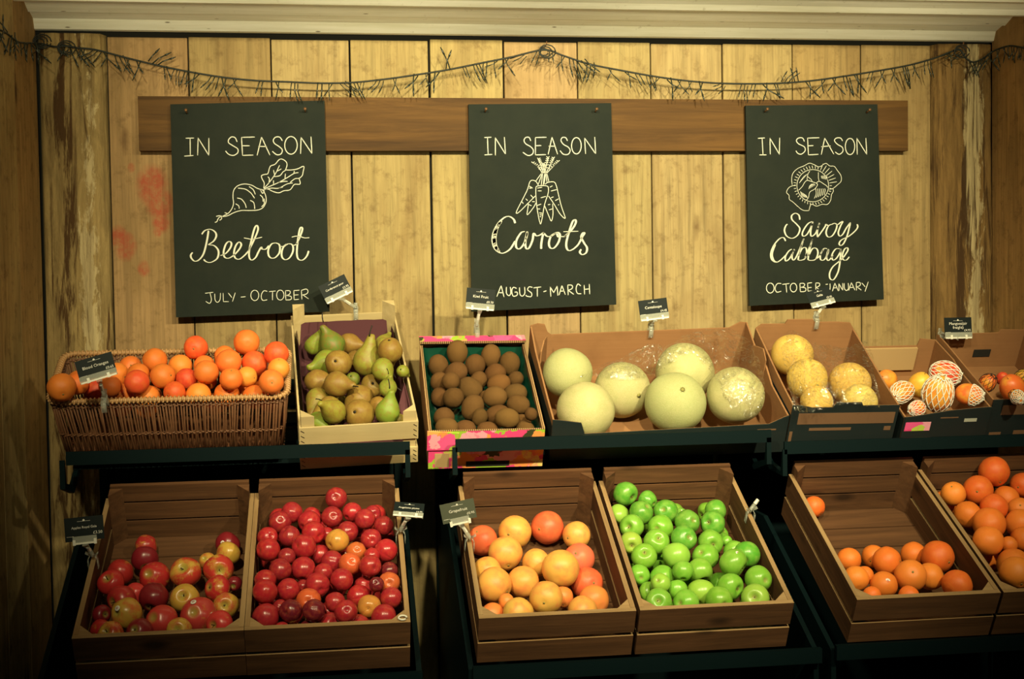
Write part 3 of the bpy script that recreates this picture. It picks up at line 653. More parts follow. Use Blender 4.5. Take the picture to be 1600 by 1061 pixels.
# ------------------------------------------------------------------ containers
class Box:
    def __init__(s, name, xc, Y0, z0, w, L, H, tilt, yaw, label, cat, group=None):
        A = math.radians(tilt); n = Vector((0, -math.sin(A), math.cos(A)))
        base = Vector((xc, Y0, z0)) - n * H
        s.M = Matrix.Translation(base) @ Matrix.Rotation(A, 4, 'X') @ Matrix.Rotation(math.radians(yaw), 4, 'Z')
        s.root = empty(name, base); s.root.rotation_euler = s.M.to_euler(); s.w, s.L, s.H = w, L, H
        tag(s.root, label, cat, group); s.inv = s.M.inverted(); s.th = .012
    def ray_at(s, px, py, z):
        o = s.inv @ Vector(CAM.tolist()); d = s.inv.to_3x3() @ Vector(ray(px, py).tolist())
        return o + d * ((z - o.z) / d.z)

CRATES = {}
def apple_crate(key, xl, xr, label):
    w, L, H, t = xr - xl - .003, .505, .130, .011
    b = Box('wooden_crate', (xl + xr) / 2, -.95, .787, w, L, H, 27, 0, label, 'crate', 'brown slatted crates on the lower shelves'); h = w / 2
    rr = random.Random(key)
    for z0, z1 in ((.002, .058), (.068, H)):
        j = rr.uniform(-.001, .001)
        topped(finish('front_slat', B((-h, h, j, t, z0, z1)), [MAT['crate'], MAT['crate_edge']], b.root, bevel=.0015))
        for sx in (-1, 1):
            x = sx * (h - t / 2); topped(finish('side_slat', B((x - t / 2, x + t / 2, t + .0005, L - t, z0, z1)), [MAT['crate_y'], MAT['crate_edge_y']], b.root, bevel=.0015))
    for z0, z1 in ((.002, .058), (.064, .112), (.118, .164)):
        finish('back_slat', B((-h + t + .001, h - t - .001, L - t, L, z0, z1)), MAT['crate'], b.root, bevel=.0015)
    finish('base', B(*[(-h + t, h - t, t + .0005 + i * (L - 2 * t) / 6, t + (i + .95) * (L - 2 * t) / 6, 0, .009) for i in range(6)]), MAT['crate'], b.root, bevel=.001)
    for sx in (-1, 1):
        for y, sy in ((t, 1), (L - t, -1)):
            bm = bmesh.new(); x = sx * (h - t)
            slab(bm, [(x, y), (x - sx * .030, y), (x, y + sy * .030)], (0, 0, .009), (1, 0, 0), (0, 1, 0), (0, 0, H - .010 + (.028 if sy < 0 else 0)))
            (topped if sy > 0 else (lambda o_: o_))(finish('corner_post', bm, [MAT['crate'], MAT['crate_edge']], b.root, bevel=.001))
    b.t = t + .001; b.post = .031; CRATES[key] = b; return b
apple_crate('gala', -.563, -.207, 'brown slatted wooden crate half full of red and yellow apples')
apple_crate('plum', -.209, .147, 'brown slatted wooden crate heaped with red plums')
apple_crate('grape', .293, .647, 'brown slatted wooden crate of grapefruit')
apple_crate('green', .653, 1.011, 'brown slatted wooden crate of green apples')
apple_crate('oran', 1.157, 1.508, 'brown slatted wooden crate mostly empty, with oranges gathered at its front')
apple_crate('oran2', 1.512, 1.868, 'brown slatted wooden crate full of oranges beside the mostly empty orange crate')

bm = bmesh.new(); tube(bm, [(.160 + .009 * math.cos(a), .010 + .007 * math.sin(a), .134) for a in [i * .55 for i in range(11)]], .0022, 6)
finish('sticker', bm, MAT['white_plastic'], CRATES['plum'].root, True)
# wicker basket
bk = Box('wicker_basket', -.403, -.555, 1.253, .572, .238, .200, 28, 0, 'long brown wicker basket heaped with blood oranges', 'basket'); CRATES['blood'] = bk; bk.t = .024
def loop(w, L, r, z, n=9):
    out = []
    for cx, cy, a0 in ((w / 2 - r, r, -90), (w / 2 - r, L - r, 0), (-w / 2 + r, L - r, 90), (-w / 2 + r, r, 180)):
        for i in range(n): a = math.radians(a0 + 90 * i / (n - 1)); out.append(Vector((cx + r * math.cos(a), cy + r * math.sin(a), z)))
    return out
def walk(pts, step):
    pts = pts + [pts[0]]; seg = [(b - a).length for a, b in zip(pts, pts[1:])]; T = sum(seg); n = int(T / step); out = []
    for i in range(n):
        d = T * i / n; k = 0
        while d > seg[k]: d -= seg[k]; k += 1
        out.append((pts[k].lerp(pts[k + 1], d / seg[k]), (pts[k + 1] - pts[k]).normalized()))
    return out
H = bk.H; topL, botL = loop(.560, .226, .03, H - .006), loop(.520, .20, .03, .004)
for p in topL: p.y += .006
for p in botL: p.y += .016
bm = bmesh.new(); rr = random.Random(5)
for i, ((pt, _), (pb, __)) in enumerate(zip(walk(topL, .0072), walk(topL, .0072))):
    q = Vector((pt.x * .52 / .56, (pt.y - .119) * .20 / .226 + .119, .004)); j = Vector((rr.uniform(-.003, .003), 0, 0))
    mid = (pt + q) / 2 + j + Vector((0, 0, 0)); s = -1 if i % 2 else 1
    nrm = Vector((mid.x * .3, mid.y - .119, 0)).normalized() * .0016 * s
    tube(bm, [q + j * .5, mid + nrm, pt], rr.uniform(.0020, .0029), 6)
finish('stakes', bm, MAT['wicker'], bk.root, True)
for zz in (.012, .092, .176):
    f = zz / H; bm = bmesh.new()
    L_ = [Vector((a.x * (.52 + .04 * f) / .56, (a.y - .119) * (.2 + .026 * f) / .226 + .119, zz)) for a in topL]
    dense = [p for p, _ in walk(L_, .0072)]
    for ph in (0, 1):
        pts = [p + Vector((p.x * .3, p.y - .119, 0)).normalized() * (.0042 if (i + ph) % 2 else -.0042) + Vector((0, 0, .003 * ph)) for i, p in enumerate(dense)]
        tube(bm, pts + [pts[0]], .0018, 5, False)
    finish('woven_band', bm, MAT['wicker'], bk.root, True)
finish('base', B((-.255, .255, .022, .214, .001, .007)), MAT['wicker'], bk.root)
bm = bmesh.new(); tube(bm, [p for p in topL] + [topL[0]], .0058, 8, False)
for p, t in walk(topL, .0098):
    s = t.cross(Vector((0, 0, 1))); pts = [p + s * (.0068 * math.cos(a)) + Vector((0, 0, .0068 * math.sin(a))) + t * .0035 * (a / 6.28 - .5) for a in [i * .7 for i in range(10)]]
    tube(bm, pts, .0026, 5)
finish('rim', bm, MAT['wicker_rim'], bk.root, True)

# pale pear crate
pc = Box('fruit_crate', .050, -.548, 1.176, .292, .545, .122, 28, 3.2, 'pale poplar crate lined with purple paper and filled with pears', 'crate'); CRATES['pear'] = pc; pc.t = .021; pc.post = .036
h, L, H = pc.w / 2, pc.L, pc.H
for z0, z1 in ((.072, H), (.0, .045)):
    o = finish('front_slat', B((-h, h, 0, .005, z0, z1)), MAT['poplar'], pc.root, bevel=.0008)
    bm = bmesh.new()
    for sx in (-1, 1):
        for k in range(3):
            x, z = sx * (h - .008), z0 + .010 + k * (z1 - z0 - .02) / 2; tube(bm, [(x - .004, -.0006, z + .003), (x + .004, -.0006, z - .003)], .0007, 4)
    finish('staples', bm, MAT['staple'], o)
for sx in (-1, 1):
    x0, x1 = sorted((sx * h, sx * (h - .005)))
    for z0, z1 in ((.066, H), (.0, .045)): finish('side_slat', B((x0, x1, .0055, L - .0055, z0, z1)), MAT['poplar_y'], pc.root, bevel=.0008)
finish('back_slat', B((-h, h, L - .005, L, .075, H + .012)), MAT['poplar'], pc.root, bevel=.0008)
finish('back_slat', B((-h, h, L - .005, L, 0, .05)), MAT['poplar'], pc.root, bevel=.0008)
finish('base', B((-h + .005, h - .005, .006, L - .006, .001, .005)), MAT['poplar'], pc.root)
for sx in (-1, 1):
    for y, sy in ((.0055, 1), (L - .0055, -1)):
        bm = bmesh.new(); x = sx * (h - .0055)
        slab(bm, [(x, y), (x - sx * .032, y), (x, y + sy * .032)], (0, 0, .005), (1, 0, 0), (0, 1, 0), (0, 0, H + (.024 if sy > 0 else .046)))
        finish('corner_post', bm, MAT['poplar'], pc.root, bevel=.0008)
bm = bmesh.new(); N = 40                              # tissue paper lining standing inside the sides and the back
ringp = [(h - .010, .045 + (L - .07) * i / 12) for i in range(13)] + [(h - .012 - (2 * h - .024) * i / 12, L - .012) for i in range(13)] + [(-h + .010, L - .03 - (L - .07) * i / 12) for i in range(13)]
ins = []
for i, (x, y) in enumerate(ringp):
    k = .5 + .5 * noise.noise((x * 20, y * 20, 1)); zt = H - .012 + .008 * k
    if 13 <= i < 26: zt = H - .004 + .005 * k
    if i in (12, 13, 25, 26): zt -= .012
    c = Vector((x * .97, .25 + (y - .25) * .985, zt)); m_ = Vector((x * .95, .25 + (y - .25) * .97, zt * .55)); e = Vector((x * .9, .25 + (y - .25) * .94, .012))
    ins.append([bm.verts.new(v) for v in (c, m_, e)])
for a, b in zip(ins, ins[1:]):
    for k in range(2): bm.faces.new((a[k], b[k], b[k + 1], a[k + 1]))
bm.faces.new([r[2] for r in ins])
o = finish('paper_liner', bm, MAT['liner'], pc.root, True)
bm = bmesh.new()                                       # loose fold of the paper at the front corner
pts = [[(.106, .10, .100), (.134, .20, .112)], [(.113, .075, .094), (.138, .12, .108)], [(.116, .05, .07), (.139, .06, .088)], [(.116, .035, .04), (.139, .035, .05)]]
g = [[bm.verts.new(p) for p in row] for row in pts]
for a, b in zip(g, g[1:]): bm.faces.new((a[0], a[1], b[1], b[0]))
bmesh.ops.subdivide_edges(bm, edges=bm.edges[:], cuts=2, use_grid_fill=True)
finish('paper_fold', bm, MAT['liner'], o, True)

# kiwi carton
kc = Box('fruit_carton', .3655, -.552, 1.153, .290, .440, .112, 28, -.8, 'pink printed cardboard carton of kiwi fruit with a green tray', 'carton'); CRATES['kiwi'] = kc; kc.t = .018
h, L, H = kc.w / 2, kc.L, kc.H
def wall_poly(b, name, pts, o, u, v, t, mat, bevel=.0006):
    bm = bmesh.new(); slab(bm, pts, o, u, v, t); return finish(name, bm, mat, b.root, bevel=bevel)
for z0, z1 in ((.066, H), (.0, .060)):
    wall_poly(kc, 'front_panel', [(-h, z0), (h, z0), (h, z1), (-h, z1)], (0, 0, 0), (1, 0, 0), (0, 0, 1), (0, .004, 0), MAT['pink_print'])
finish('hand_hole', B((-.05, .06, -.0006, .001, .004, .02)), MAT['dark'], kc.root)
wall_poly(kc, 'corner_tab', [(-h - .004, .058), (-h + .07, .058), (-h + .075, H - .004), (-h - .004, H + .004)], (0, -.0035, 0), (1, 0, 0), (0, 0, 1), (0, .003, 0), MAT['pink_print'])
finish('carton_label', B((-h + .016, -h + .052, -.0008, 0, .004, .046)), MAT['cardboard_pale'], kc.root)
for sx in (-1, 1):
    x0, x1 = sorted((sx * h, sx * (h - .006)))
    finish('side_panel', B((x0, x1, .0045, L - .0045, 0, H)), MAT['cardboard'], kc.root)
    finish('corrugated_edge', B((x0 - .0005, x1 + .0005, .0045, L - .0045, H + .0002, H + .0025)), MAT['corrugated'], kc.root)
finish('corrugated_edge', B((-h, h, 0, .0042, H + .0002, H + .002)), MAT['corrugated'], kc.root)
finish('back_panel', B((-h, h, L - .004, L, 0, H + .012)), MAT['cardboard'], kc.root)
finish('back_flange', B((-h - .002, h + .002, L - .024, L + .004, H + .013, H + .017)), MAT['pink_print'], kc.root, bevel=.001)
finish('corrugated_edge', B((-h - .002, h + .002, L - .0265, L - .0245, H + .010, H + .0165)), MAT['corrugated'], kc.root)
bm = bmesh.new(); nx, ny = 24, 32; g = []
for i in range(nx + 1):
    row = []
    for j in range(ny + 1):
        x = (-h + .008) + (2 * h - .016) * i / nx; y = .007 + (L - .014) * j / ny
        z = .036 + .007 * math.sin(i * 2 * math.pi / 4) * math.sin(j * 2 * math.pi / 4)
        e = min(i, nx - i, j, ny - j)
        if e == 0: z = H - .010 + .004 * math.sin(i * .9 + j * .7)
        elif e == 1: z = .055
        row.append(bm.verts.new((x, y, z)))
    g.append(row)
for i in range(nx):
    for j in range(ny): bm.faces.new((g[i][j], g[i + 1][j], g[i + 1][j + 1], g[i][j + 1]))
finish('moulded_tray', bm, MAT['green_tray'], kc.root, True)

def carton(key, xc, z0, w, L, H, yaw, label, front, back, sl, sr, windows=(), tabs=()):
    b = Box('fruit_carton', xc, -.552, z0, w, L, H, 28, yaw, label, 'carton'); b.t = .006; CRATES[key] = b; h = w / 2
    fp = wall_poly(b, 'front_panel', front, (0, 0, 0), (1, 0, 0), (0, 0, 1), (0, .0032, 0), [MAT['black_carton']])
    wall_poly(b, 'front_lining', [(x, z - .0008) if z > 0 else (x, z) for x, z in front], (0, .0034, 0), (1, 0, 0), (0, 0, 1), (0, .0018, 0), MAT['cardboard'])
    for r in windows: finish('printed_patch', B((r[0], r[1], -.0007, -.0001, r[2], r[3])), MAT[r[4]], b.root)
    wall_poly(b, 'back_panel', back, (0, L - .0045, 0), (1, 0, 0), (0, 0, 1), (0, .0045, 0), MAT['cardboard'])
    for sx, p in ((-1, sl), (1, sr)):
        wall_poly(b, 'side_panel', p, (sx * h, 0, 0), (0, 1, 0), (0, 0, 1), (-sx * .0045, 0, 0), MAT['cardboard'])
        wall_poly(b, 'side_print', [(y, min(z, H - .03)) for y, z in p], (sx * h, 0, 0), (0, 1, 0), (0, 0, 1), (sx * .0006, 0, 0), MAT['black_carton'], 0)
    for q in tabs: wall_poly(b, 'corner_flap', *q)
    finish('base', B((-h + .005, h - .005, .005, L - .005, .001, .005)), MAT['cardboard'], b.root)
    return b
# pale melons
h = .31
mc = carton('cant', .8415, 1.185, .62, .40, .135, .6, 'wide black printed cardboard carton holding six pale cream melons',
    [(-h, 0), (h, 0), (h, .112), (h - .012, .108), (h - .05, .088), (-h + .085, .078), (-h + .074, .112), (-h + .02, .122), (-h, .124)],
    [(-h, 0), (h, 0), (h, .165), (h - .02, .168), (h - .05, .15), (-h + .06, .142), (-h + .05, .150), (-h + .04, .175), (-h + .02, .178), (-h, .172)],
    [(.004, 0), (.395, 0), (.395, .17), (.30, .145), (.10, .128), (.004, .124)], [(.004, 0), (.395, 0), (.395, .168), (.30, .142), (.20, .140), (.14, .118), (.004, .112)],
    [(-h + .055, -h + .13, .040, .047, 'brown_print'), (h - .08, h - .03, .07, .074, 'brown_print')],
    [([(0, .05), (.10, .05), (.07, .17), (.02, .185), (0, .16)], (.305, .20, 0), (-.25, .95, 0), (0, 0, 1), (-.003, -.001, 0), MAT['cardboard']),
     ([(0, .05), (.10, .05), (.09, .17), (.05, .178), (.02, .16)], (-.306, .26, 0), (.35, .9, 0), (0, 0, 1), (.003, -.001, 0), MAT['cardboard'])])
# yellow melons
h = .144
gc = carton('galia', 1.301, 1.192, .288, .37, .14, -1.2, 'black printed cardboard carton of five yellow melons, with a torn brown back',
    [(-h, 0), (h, 0), (h, .136), (.045, .136), (.04, .146), (-.028, .146), (-.036, .132), (-.09, .132), (-.125, .140), (-h, .14)],
    [(-h, 0), (h, 0), (h, .155), (h - .015, .176), (h - .05, .179), (h - .12, .179), (h - .125, .188), (h - .20, .188), (h - .205, .174), (-h + .015, .174), (-h, .160)],
    [(.004, 0), (.365, 0), (.365, .160), (.28, .155), (.2, .148), (.1, .142), (.004, .14)], [(.004, 0), (.365, 0), (.365, .155), (.28, .150), (.2, .145), (.1, .138), (.004, .136)],
    [(-h + .02, h - .008, .082, .116, 'brown_print'), (-h + .055, h - .12, .062, .070, 'brown_print'), (h - .03, h - .012, .06, .072, 'brown_print'), (-h + .004, -h + .012, .02, .06, 'brown_print')])
# mangoes
h = .118
nc = carton('mango', 1.583, 1.175, .236, .36, .125, 0, 'black printed cardboard carton of mangoes in white foam nets',
    [(-h, 0), (h, 0), (h, .125), (h - .03, .124), (0, .117), (-h + .03, .103), (-h, .100)],
    [(-h, 0), (h, 0), (h, .122), (h - .05, .128), (h - .055, .105), (-h, .105)],
    [(.004, 0), (.355, 0), (.355, .105), (.1, .102), (.004, .100)], [(.004, 0), (.355, 0), (.355, .122), (.24, .128), (.2, .120), (.004, .122)],
    [(-h + .005, -h + .075, .058, .085, 'pink_print'), (h - .07, h - .035, .082, .092, 'strip'), (-.02, .03, .095, .098, 'brown_print'), (-h + .0, -h + .07, .002, .022, 'pink_print')])
finish('pale_back_lining', B((-h + .005, h - .055,   .347, .3545, .03, .102)), MAT['cardboard_pale'], nc.root)
h = .135
oc = carton('papaya', 1.841, 1.196, .270, .36, .125, 0, 'black cardboard carton with tall brown back and hand hole, by the plank side wall',
    [(-h, 0), (h, 0), (h, .125), (-h, .122)], [(-h, 0), (h, 0), (h, .126), (h - .08, .128), (h - .085, .118), (-h, .116)],
    [(.004, 0), (.355, 0), (.355, .116), (.30, .118), (.28, .118), (.2, .118), (.004, .120)], [(.004, 0), (.355, 0), (.355, .122), (.2, .122), (.004, .125)],
    [(-h + .03, h - .02, .075, .105, 'brown_print'), (-h + .012, -h + .045, .0, .02, 'brown_print'), (-h + .08, h - .02, .002, .024, 'brown_print')])
finish('hand_hole', B((-.012, .040, .3536, .3554, .040, .064)), MAT['dark'], oc.root)

# ------------------------------------------------------------------ fruit shapes (unit: radius 1, stem along +Z)
def shape(name, fn, mat):
    bm = bmesh.new(); fn(bm); o = finish(name, bm, mat, None, True); me = o.data; bpy.data.objects.remove(o); return me
def lumpy(bm, amp, sc, seed=0):
    for v in bm.verts: v.co *= 1 + amp * noise.noise(v.co * sc + Vector((seed * 7.1, seed * 3.3, 0)))
def sph(bm, n=18, k=28): lathe(bm, [(math.sin(math.pi * i / n), -math.cos(math.pi * i / n)) for i in range(n + 1)], k)
def mk_orange(bm):
    sph(bm, 20, 32)
    for v in bm.verts:
        r = math.hypot(v.co.x, v.co.y)
        if v.co.z > 0: v.co.z -= .07 * math.exp(-(r / .16) ** 2)
        if v.co.z < 0: v.co.z += .05 * math.exp(-(r / .14) ** 2)
        v.co.z *= .97
    lumpy(bm, .03, 1.6, 2)
def mk_apple(seed, squash):
    def fn(bm):
        n = 22; prof = []
        for i in range(n + 1):
            a = math.pi * i / n; r = math.sin(a); z = -math.cos(a)
            r *= 1 + .07 * math.sin(a) * z; zz = z * squash
            if z > 0: zz -= .34 * math.exp(-(r / .30) ** 2)
            else: zz += .20 * math.exp(-(r / .22) ** 2)
            prof.append((r, zz))
        lathe(bm, prof, 30)
        for v in bm.verts:
            a = math.atan2(v.co.y, v.co.x); f = 1 + .022 * math.cos(5 * a + seed) * max(0, .3 - v.co.z)
            v.co.x *= f; v.co.y *= f
        lumpy(bm, .06, 1.1, seed)
    return fn
def mk_plum(bm):
    sph(bm, 20, 40)
    for v in bm.verts:
        a = math.atan2(v.co.y, v.co.x); r = math.hypot(v.co.x, v.co.y); z0 = v.co.z
        v.co *= 1 - .055 * math.exp(-(a / .13) ** 2) * r ** .5
        if z0 > 0: v.co.z -= .20 * math.exp(-(r / .2) ** 2)
    lumpy(bm, .04, 1.2, 4)
def mk_pear(seed, length):
    def fn(bm):
        P_ = [(0, -.86), (.12, -.90), (.25, -.93), (.5, -.85), (.78, -.6), (.95, -.25), (1.0, .05), (.95, .38), (.80, .75), (.60, 1.1), (.43, 1.42), (.33, 1.7), (.27, 1.92), (.2, 2.06), (.1, 2.12), (0, 2.13)]
        P_ = [(r, z if z < 0 else z * length) for r, z in P_]
        q = [(v.x, v.y) for v in catmull([(a, b, 0) for a, b in P_], 3)]
        q[0] = (0, q[0][1]); q[-1] = (0, q[-1][1]); q = [(max(a, 0), b) for a, b in q]
        lathe(bm, q, 26, lambda c: Vector((c.x + .07 * max(c.z, 0) ** 2 * (1 if seed % 2 else -1), c.y, c.z)))
        lumpy(bm, .07, 1.2, seed)
    return fn
def mk_kiwi(bm):
    sph(bm, 18, 28)
    for v in bm.verts:
        r = math.hypot(v.co.x, v.co.y); v.co.z *= 1.20; v.co.x *= .97
        if v.co.z > 0: v.co.z -= .05 * math.exp(-(r / .2) ** 2)
    lumpy(bm, .05, 1.3, 6)
def mk_melon(bm):
    sph(bm, 26, 40)
    for v in bm.verts: v.co.z *= .98
    lumpy(bm, .03, 1.3, 3)
def mk_mango(bm):
    sph(bm, 22, 32)
    for v in bm.verts:
        z = v.co.z; v.co.z *= 1.22; v.co.x *= .90; v.co.y *= .98; v.co.x += .10 * z * z
    lumpy(bm, .05, 1.0, 5)
def mk_stem(L, r0, r1, bend):
    def fn(bm): tube(bm, [(bend * t * t, 0, L * t) for t in (0, .3, .6, .85, 1)], [r0, r0 * .9, r1, r1, r1 * 1.3], 7)
    return fn
def mk_star(n, R, h):
    def fn(bm):
        for i in range(n):
            a = 2 * math.pi * i / n
            for s in (-.5, .5):
                pass
            b = [bm.verts.new((R * k * math.cos(a + d), R * k * math.sin(a + d), hh)) for k, d, hh in ((.15, -.5, 0), (.15, .5, 0), (1, 0, h))]
            bm.faces.new(b)
        lathe(bm, [(0, .02), (.12 * R / .2, .03), (.35 * R, 0), (.4 * R, -.05)], 10)
    return fn
def mk_disc(R, zed, curve):
    def fn(bm):
        prof = [(R * i / 5, math.sqrt(max(0, curve ** 2 - (R * i / 5) ** 2)) - curve) for i in range(6)]
        lathe(bm, [(r, z + .012) for r, z in prof] + [(R * 1.0, prof[-1][1] - .01)], 18)
    return fn
def mk_net(r, nst, lim0, lim1, wob):
    """diagonal strands of a stretched net sleeve around a mango-shaped body; a rough collar at its open end"""
    def pt(lat, phi):
        c = math.cos(lat); z = math.sin(lat)
        rad = 1.035 + wob * math.sin(3 * phi + 4 * lat)
        if lat > 1.15: c = max(c, .30 + .15 * math.sin(5 * phi))
        return Vector((rad * (c * math.cos(phi) * .90 + .10 * z * z), rad * c * math.sin(phi) * .98, rad * z * 1.22))
    def fn(bm):
        for s in (-1, 1):
            for k in range(nst):
                tube(bm, [pt(lim0 + (lim1 - lim0) * i / 22, 2 * math.pi * k / nst + s * 1.35 * i / 22) for i in range(23)], r, 4)
        for q in (lim1, lim0): tube(bm, [pt(q, 2 * math.pi * i / 24) for i in range(25)], r * 1.3, 4)
    return fn
ME = {
    'orange': [shape('orange', mk_orange, MAT['orange_skin'])],
    'grapefruit': [shape('grapefruit', mk_orange, MAT['grapefruit_skin'])],
    'apple': [shape('apple', mk_apple(i, s), MAT['apple_skin']) for i, s in ((1, .92), (2, .98), (3, .88))],
    'green_apple': [shape('green_apple', mk_apple(i, s), MAT['green_apple_skin']) for i, s in ((4, .94), (5, .90), (6, .98))],
    'plum': [shape('plum', mk_plum, MAT['plum_skin'])],
    'pear': [shape('pear', mk_pear(i, s), MAT['pear_skin']) for i, s in ((1, .95), (2, .85), (3, 1.02), (4, .9))],
    'kiwi_fruit': [shape('kiwi_fruit', mk_kiwi, MAT['kiwi_skin'])],
    'cantaloupe': [shape('cantaloupe', mk_melon, MAT['cantaloupe_skin'])],
    'galia_melon': [shape('galia_melon', mk_melon, MAT['galia_skin'])],
    'mango': [shape('mango', mk_mango, MAT['mango_skin'])],
}
PT = {  # small parts: mesh, height of its foot on the unit fruit
    'stem': shape('stem', mk_stem(.42, .045, .035, .10), MAT['stem']),
    'pear_stem': shape('stem', mk_stem(.75, .055, .045, .22), MAT['stem_dark']),
    'plum_dimple': shape('stem_scar', mk_disc(.07, 0, .5), MAT['stem']),
    'button': shape('calyx', mk_star(5, .11, .03), MAT['scar']),
    'apple_calyx': shape('calyx', mk_star(5, .16, .07), MAT['calyx']),
    'pear_calyx': shape('calyx', mk_star(5, .17, .06), MAT['stem_dark']),
    'kiwi_tip': shape('stem_scar', mk_star(6, .17, .06), MAT['stem_dark']),
    'melon_scar': shape('stem_scar', mk_star(7, .13, .02), MAT['scar']),
    'sticker': shape('sticker', mk_disc(.20, 0, 1.0), MAT['sticker']),
    'sticker_print': shape('sticker_print', lambda bm: [box(bm, -.11 + .03 * abs(k), .11 - .03 * abs(k), k * .055 - .016, k * .055 + .016, -.004, .004) for k in (-1, 0, 1)], MAT['sticker_dark']),
    'foam_net': shape('foam_net', mk_net(.034, 15, -1.25, 1.40, .015), MAT['foam']),
    'foam_net_half': shape('foam_net', mk_net(.034, 15, .15, 1.40, .03), MAT['foam']),
    'black_net': shape('black_net', mk_net(.028, 11, -1.3, 1.35, .03), MAT['black_net']),
}
ORD = ['first', 'second', 'third', 'fourth', 'fifth', 'sixth', 'seventh', 'eighth', 'ninth', 'tenth', 'eleventh', 'twelfth']

BODY = {'pear': [(0, 0, 0, 1.06), (0, 0, .85, .80), (0, 0, 1.45, .50), (0, 0, 1.95, .32)], 'kiwi_fruit': [(0, 0, .2, 1.03), (0, 0, -.2, 1.03)], 'mango': [(.05, 0, .24, 1.07), (.05, 0, -.24, 1.07)],
        'cantaloupe': [(0, 0, 0, 1.02)], 'galia_melon': [(0, 0, 0, 1.02)], 'plum': [(0, 0, 0, 1.025)], 'apple': [(0, 0, 0, 1.05)], 'green_apple': [(0, 0, 0, 1.05)]}
def settle(b, F_, kind, floor, spacing=1.0, its=260):
    """F_: dicts with px,py,r(px),off (height of the centre over the rim), q (turn); returns world centres and radii, free of clashes"""
    n = len(F_); inv = np.array(b.inv); Mw = np.array(b.M)
    R_ = np.array([ray(f['px'], f['py']) for f in F_]); P = np.zeros((n, 3)); rad = np.zeros(n)
    for i, f in enumerate(F_):
        q = b.M @ b.ray_at(f['px'], f['py'], b.H + f['off']); P[i] = q
        rad[i] = f['r'] * depth_of(P[i]) / F
    own, offs, rr = [], [], []
    for i, f in enumerate(F_):
        for x, y, z, k in BODY.get(kind, [(0, 0, 0, 1.03)]):
            own.append(i); offs.append(np.array(f['q'] @ Vector((x, y, z))) * rad[i]); rr.append(rad[i] * k * f.get('fat', 1))
    own = np.array(own); offs = np.array(offs); rr = np.array(rr); m = len(own)
    U = R_ / np.linalg.norm(R_, axis=1)[:, None]; same = own[:, None] == own[None]
    h = b.w / 2 - b.t; L0, L1 = b.t, b.L - b.t; post = getattr(b, 'post', 0)
    loff = (inv[:3, :3] @ offs.T).T; A = np.zeros((n, m)); A[own, np.arange(m)] = 1
    for it in range(its):
        hard = it >= its - 70
        S = P[own] + offs; d = S[:, None] - S[None]; D = np.linalg.norm(d, axis=2) + 1e-9
        need = (rr[:, None] + rr[None]) * spacing - D; need[same] = 0; need = np.clip(need, 0, None)
        P += A @ (d / D[..., None] * need[..., None]).sum(1) * (.30 if hard else .26)
        Q = (inv[:3, :3] @ P.T).T + inv[:3, 3]; T = Q[own] + loff; mv = np.zeros((m, 3))
        for ax, lo, hi in ((0, -h, h), (1, L0, L1)):
            for s, edge in ((1, lo), (-1, hi)):
                g = s * (T[:, ax] - edge); up = T[:, 2] - b.H
                pen = np.where(up <= 0, rr - g, 0); mv[:, ax] += s * np.clip(pen, 0, None) * (up <= 0)
                dd = np.hypot(g, np.clip(up, 0, None)) + 1e-9; k = np.clip(rr - dd, 0, None) * (up > 0)
                near = (up > 0) & (g > -b.t * .5)
                mv[:, ax] += s * k * np.clip(g / dd, 0, 1) * near; mv[:, 2] += k * np.clip(up / dd, 0, 1) * near
                out_ = (up > 0) & (g <= -b.t * .5); mv[:, 2] += np.where(out_, np.clip(rr - up, 0, None), 0)
        if post:
            for sx in (-1, 1):
                for s, e in ((1, L0), (-1, L1)):
                    g = ((h - sx * T[:, 0]) + s * (T[:, 1] - e) - post) / 1.4142
                    k = np.clip(rr - g, 0, None) * (T[:, 2] < b.H + (0.02 if s < 0 else 0)) / 1.4142
                    mv[:, 0] -= sx * k; mv[:, 1] += s * k
        mv[:, 2] += np.clip(floor + rr - T[:, 2], 0, None)
        mx = np.zeros((n, 3))
        for j in range(m):
            i = own[j]
            for ax in range(3):
                if abs(mv[j, ax]) > abs(mx[i, ax]): mx[i, ax] = mv[j, ax]
        Q += mx * (.9 if hard else .7)
        P = (Mw[:3, :3] @ Q.T).T + Mw[:3, 3]
        if not hard:                                          # stay on the line of sight, free along it
            V = P - CAM; t = (V * U).sum(1); k = .4 if it < its * .5 else .15; P = CAM + V * (1 - k) + U * t[:, None] * k
    return P, rad, P[own] + offs, rr
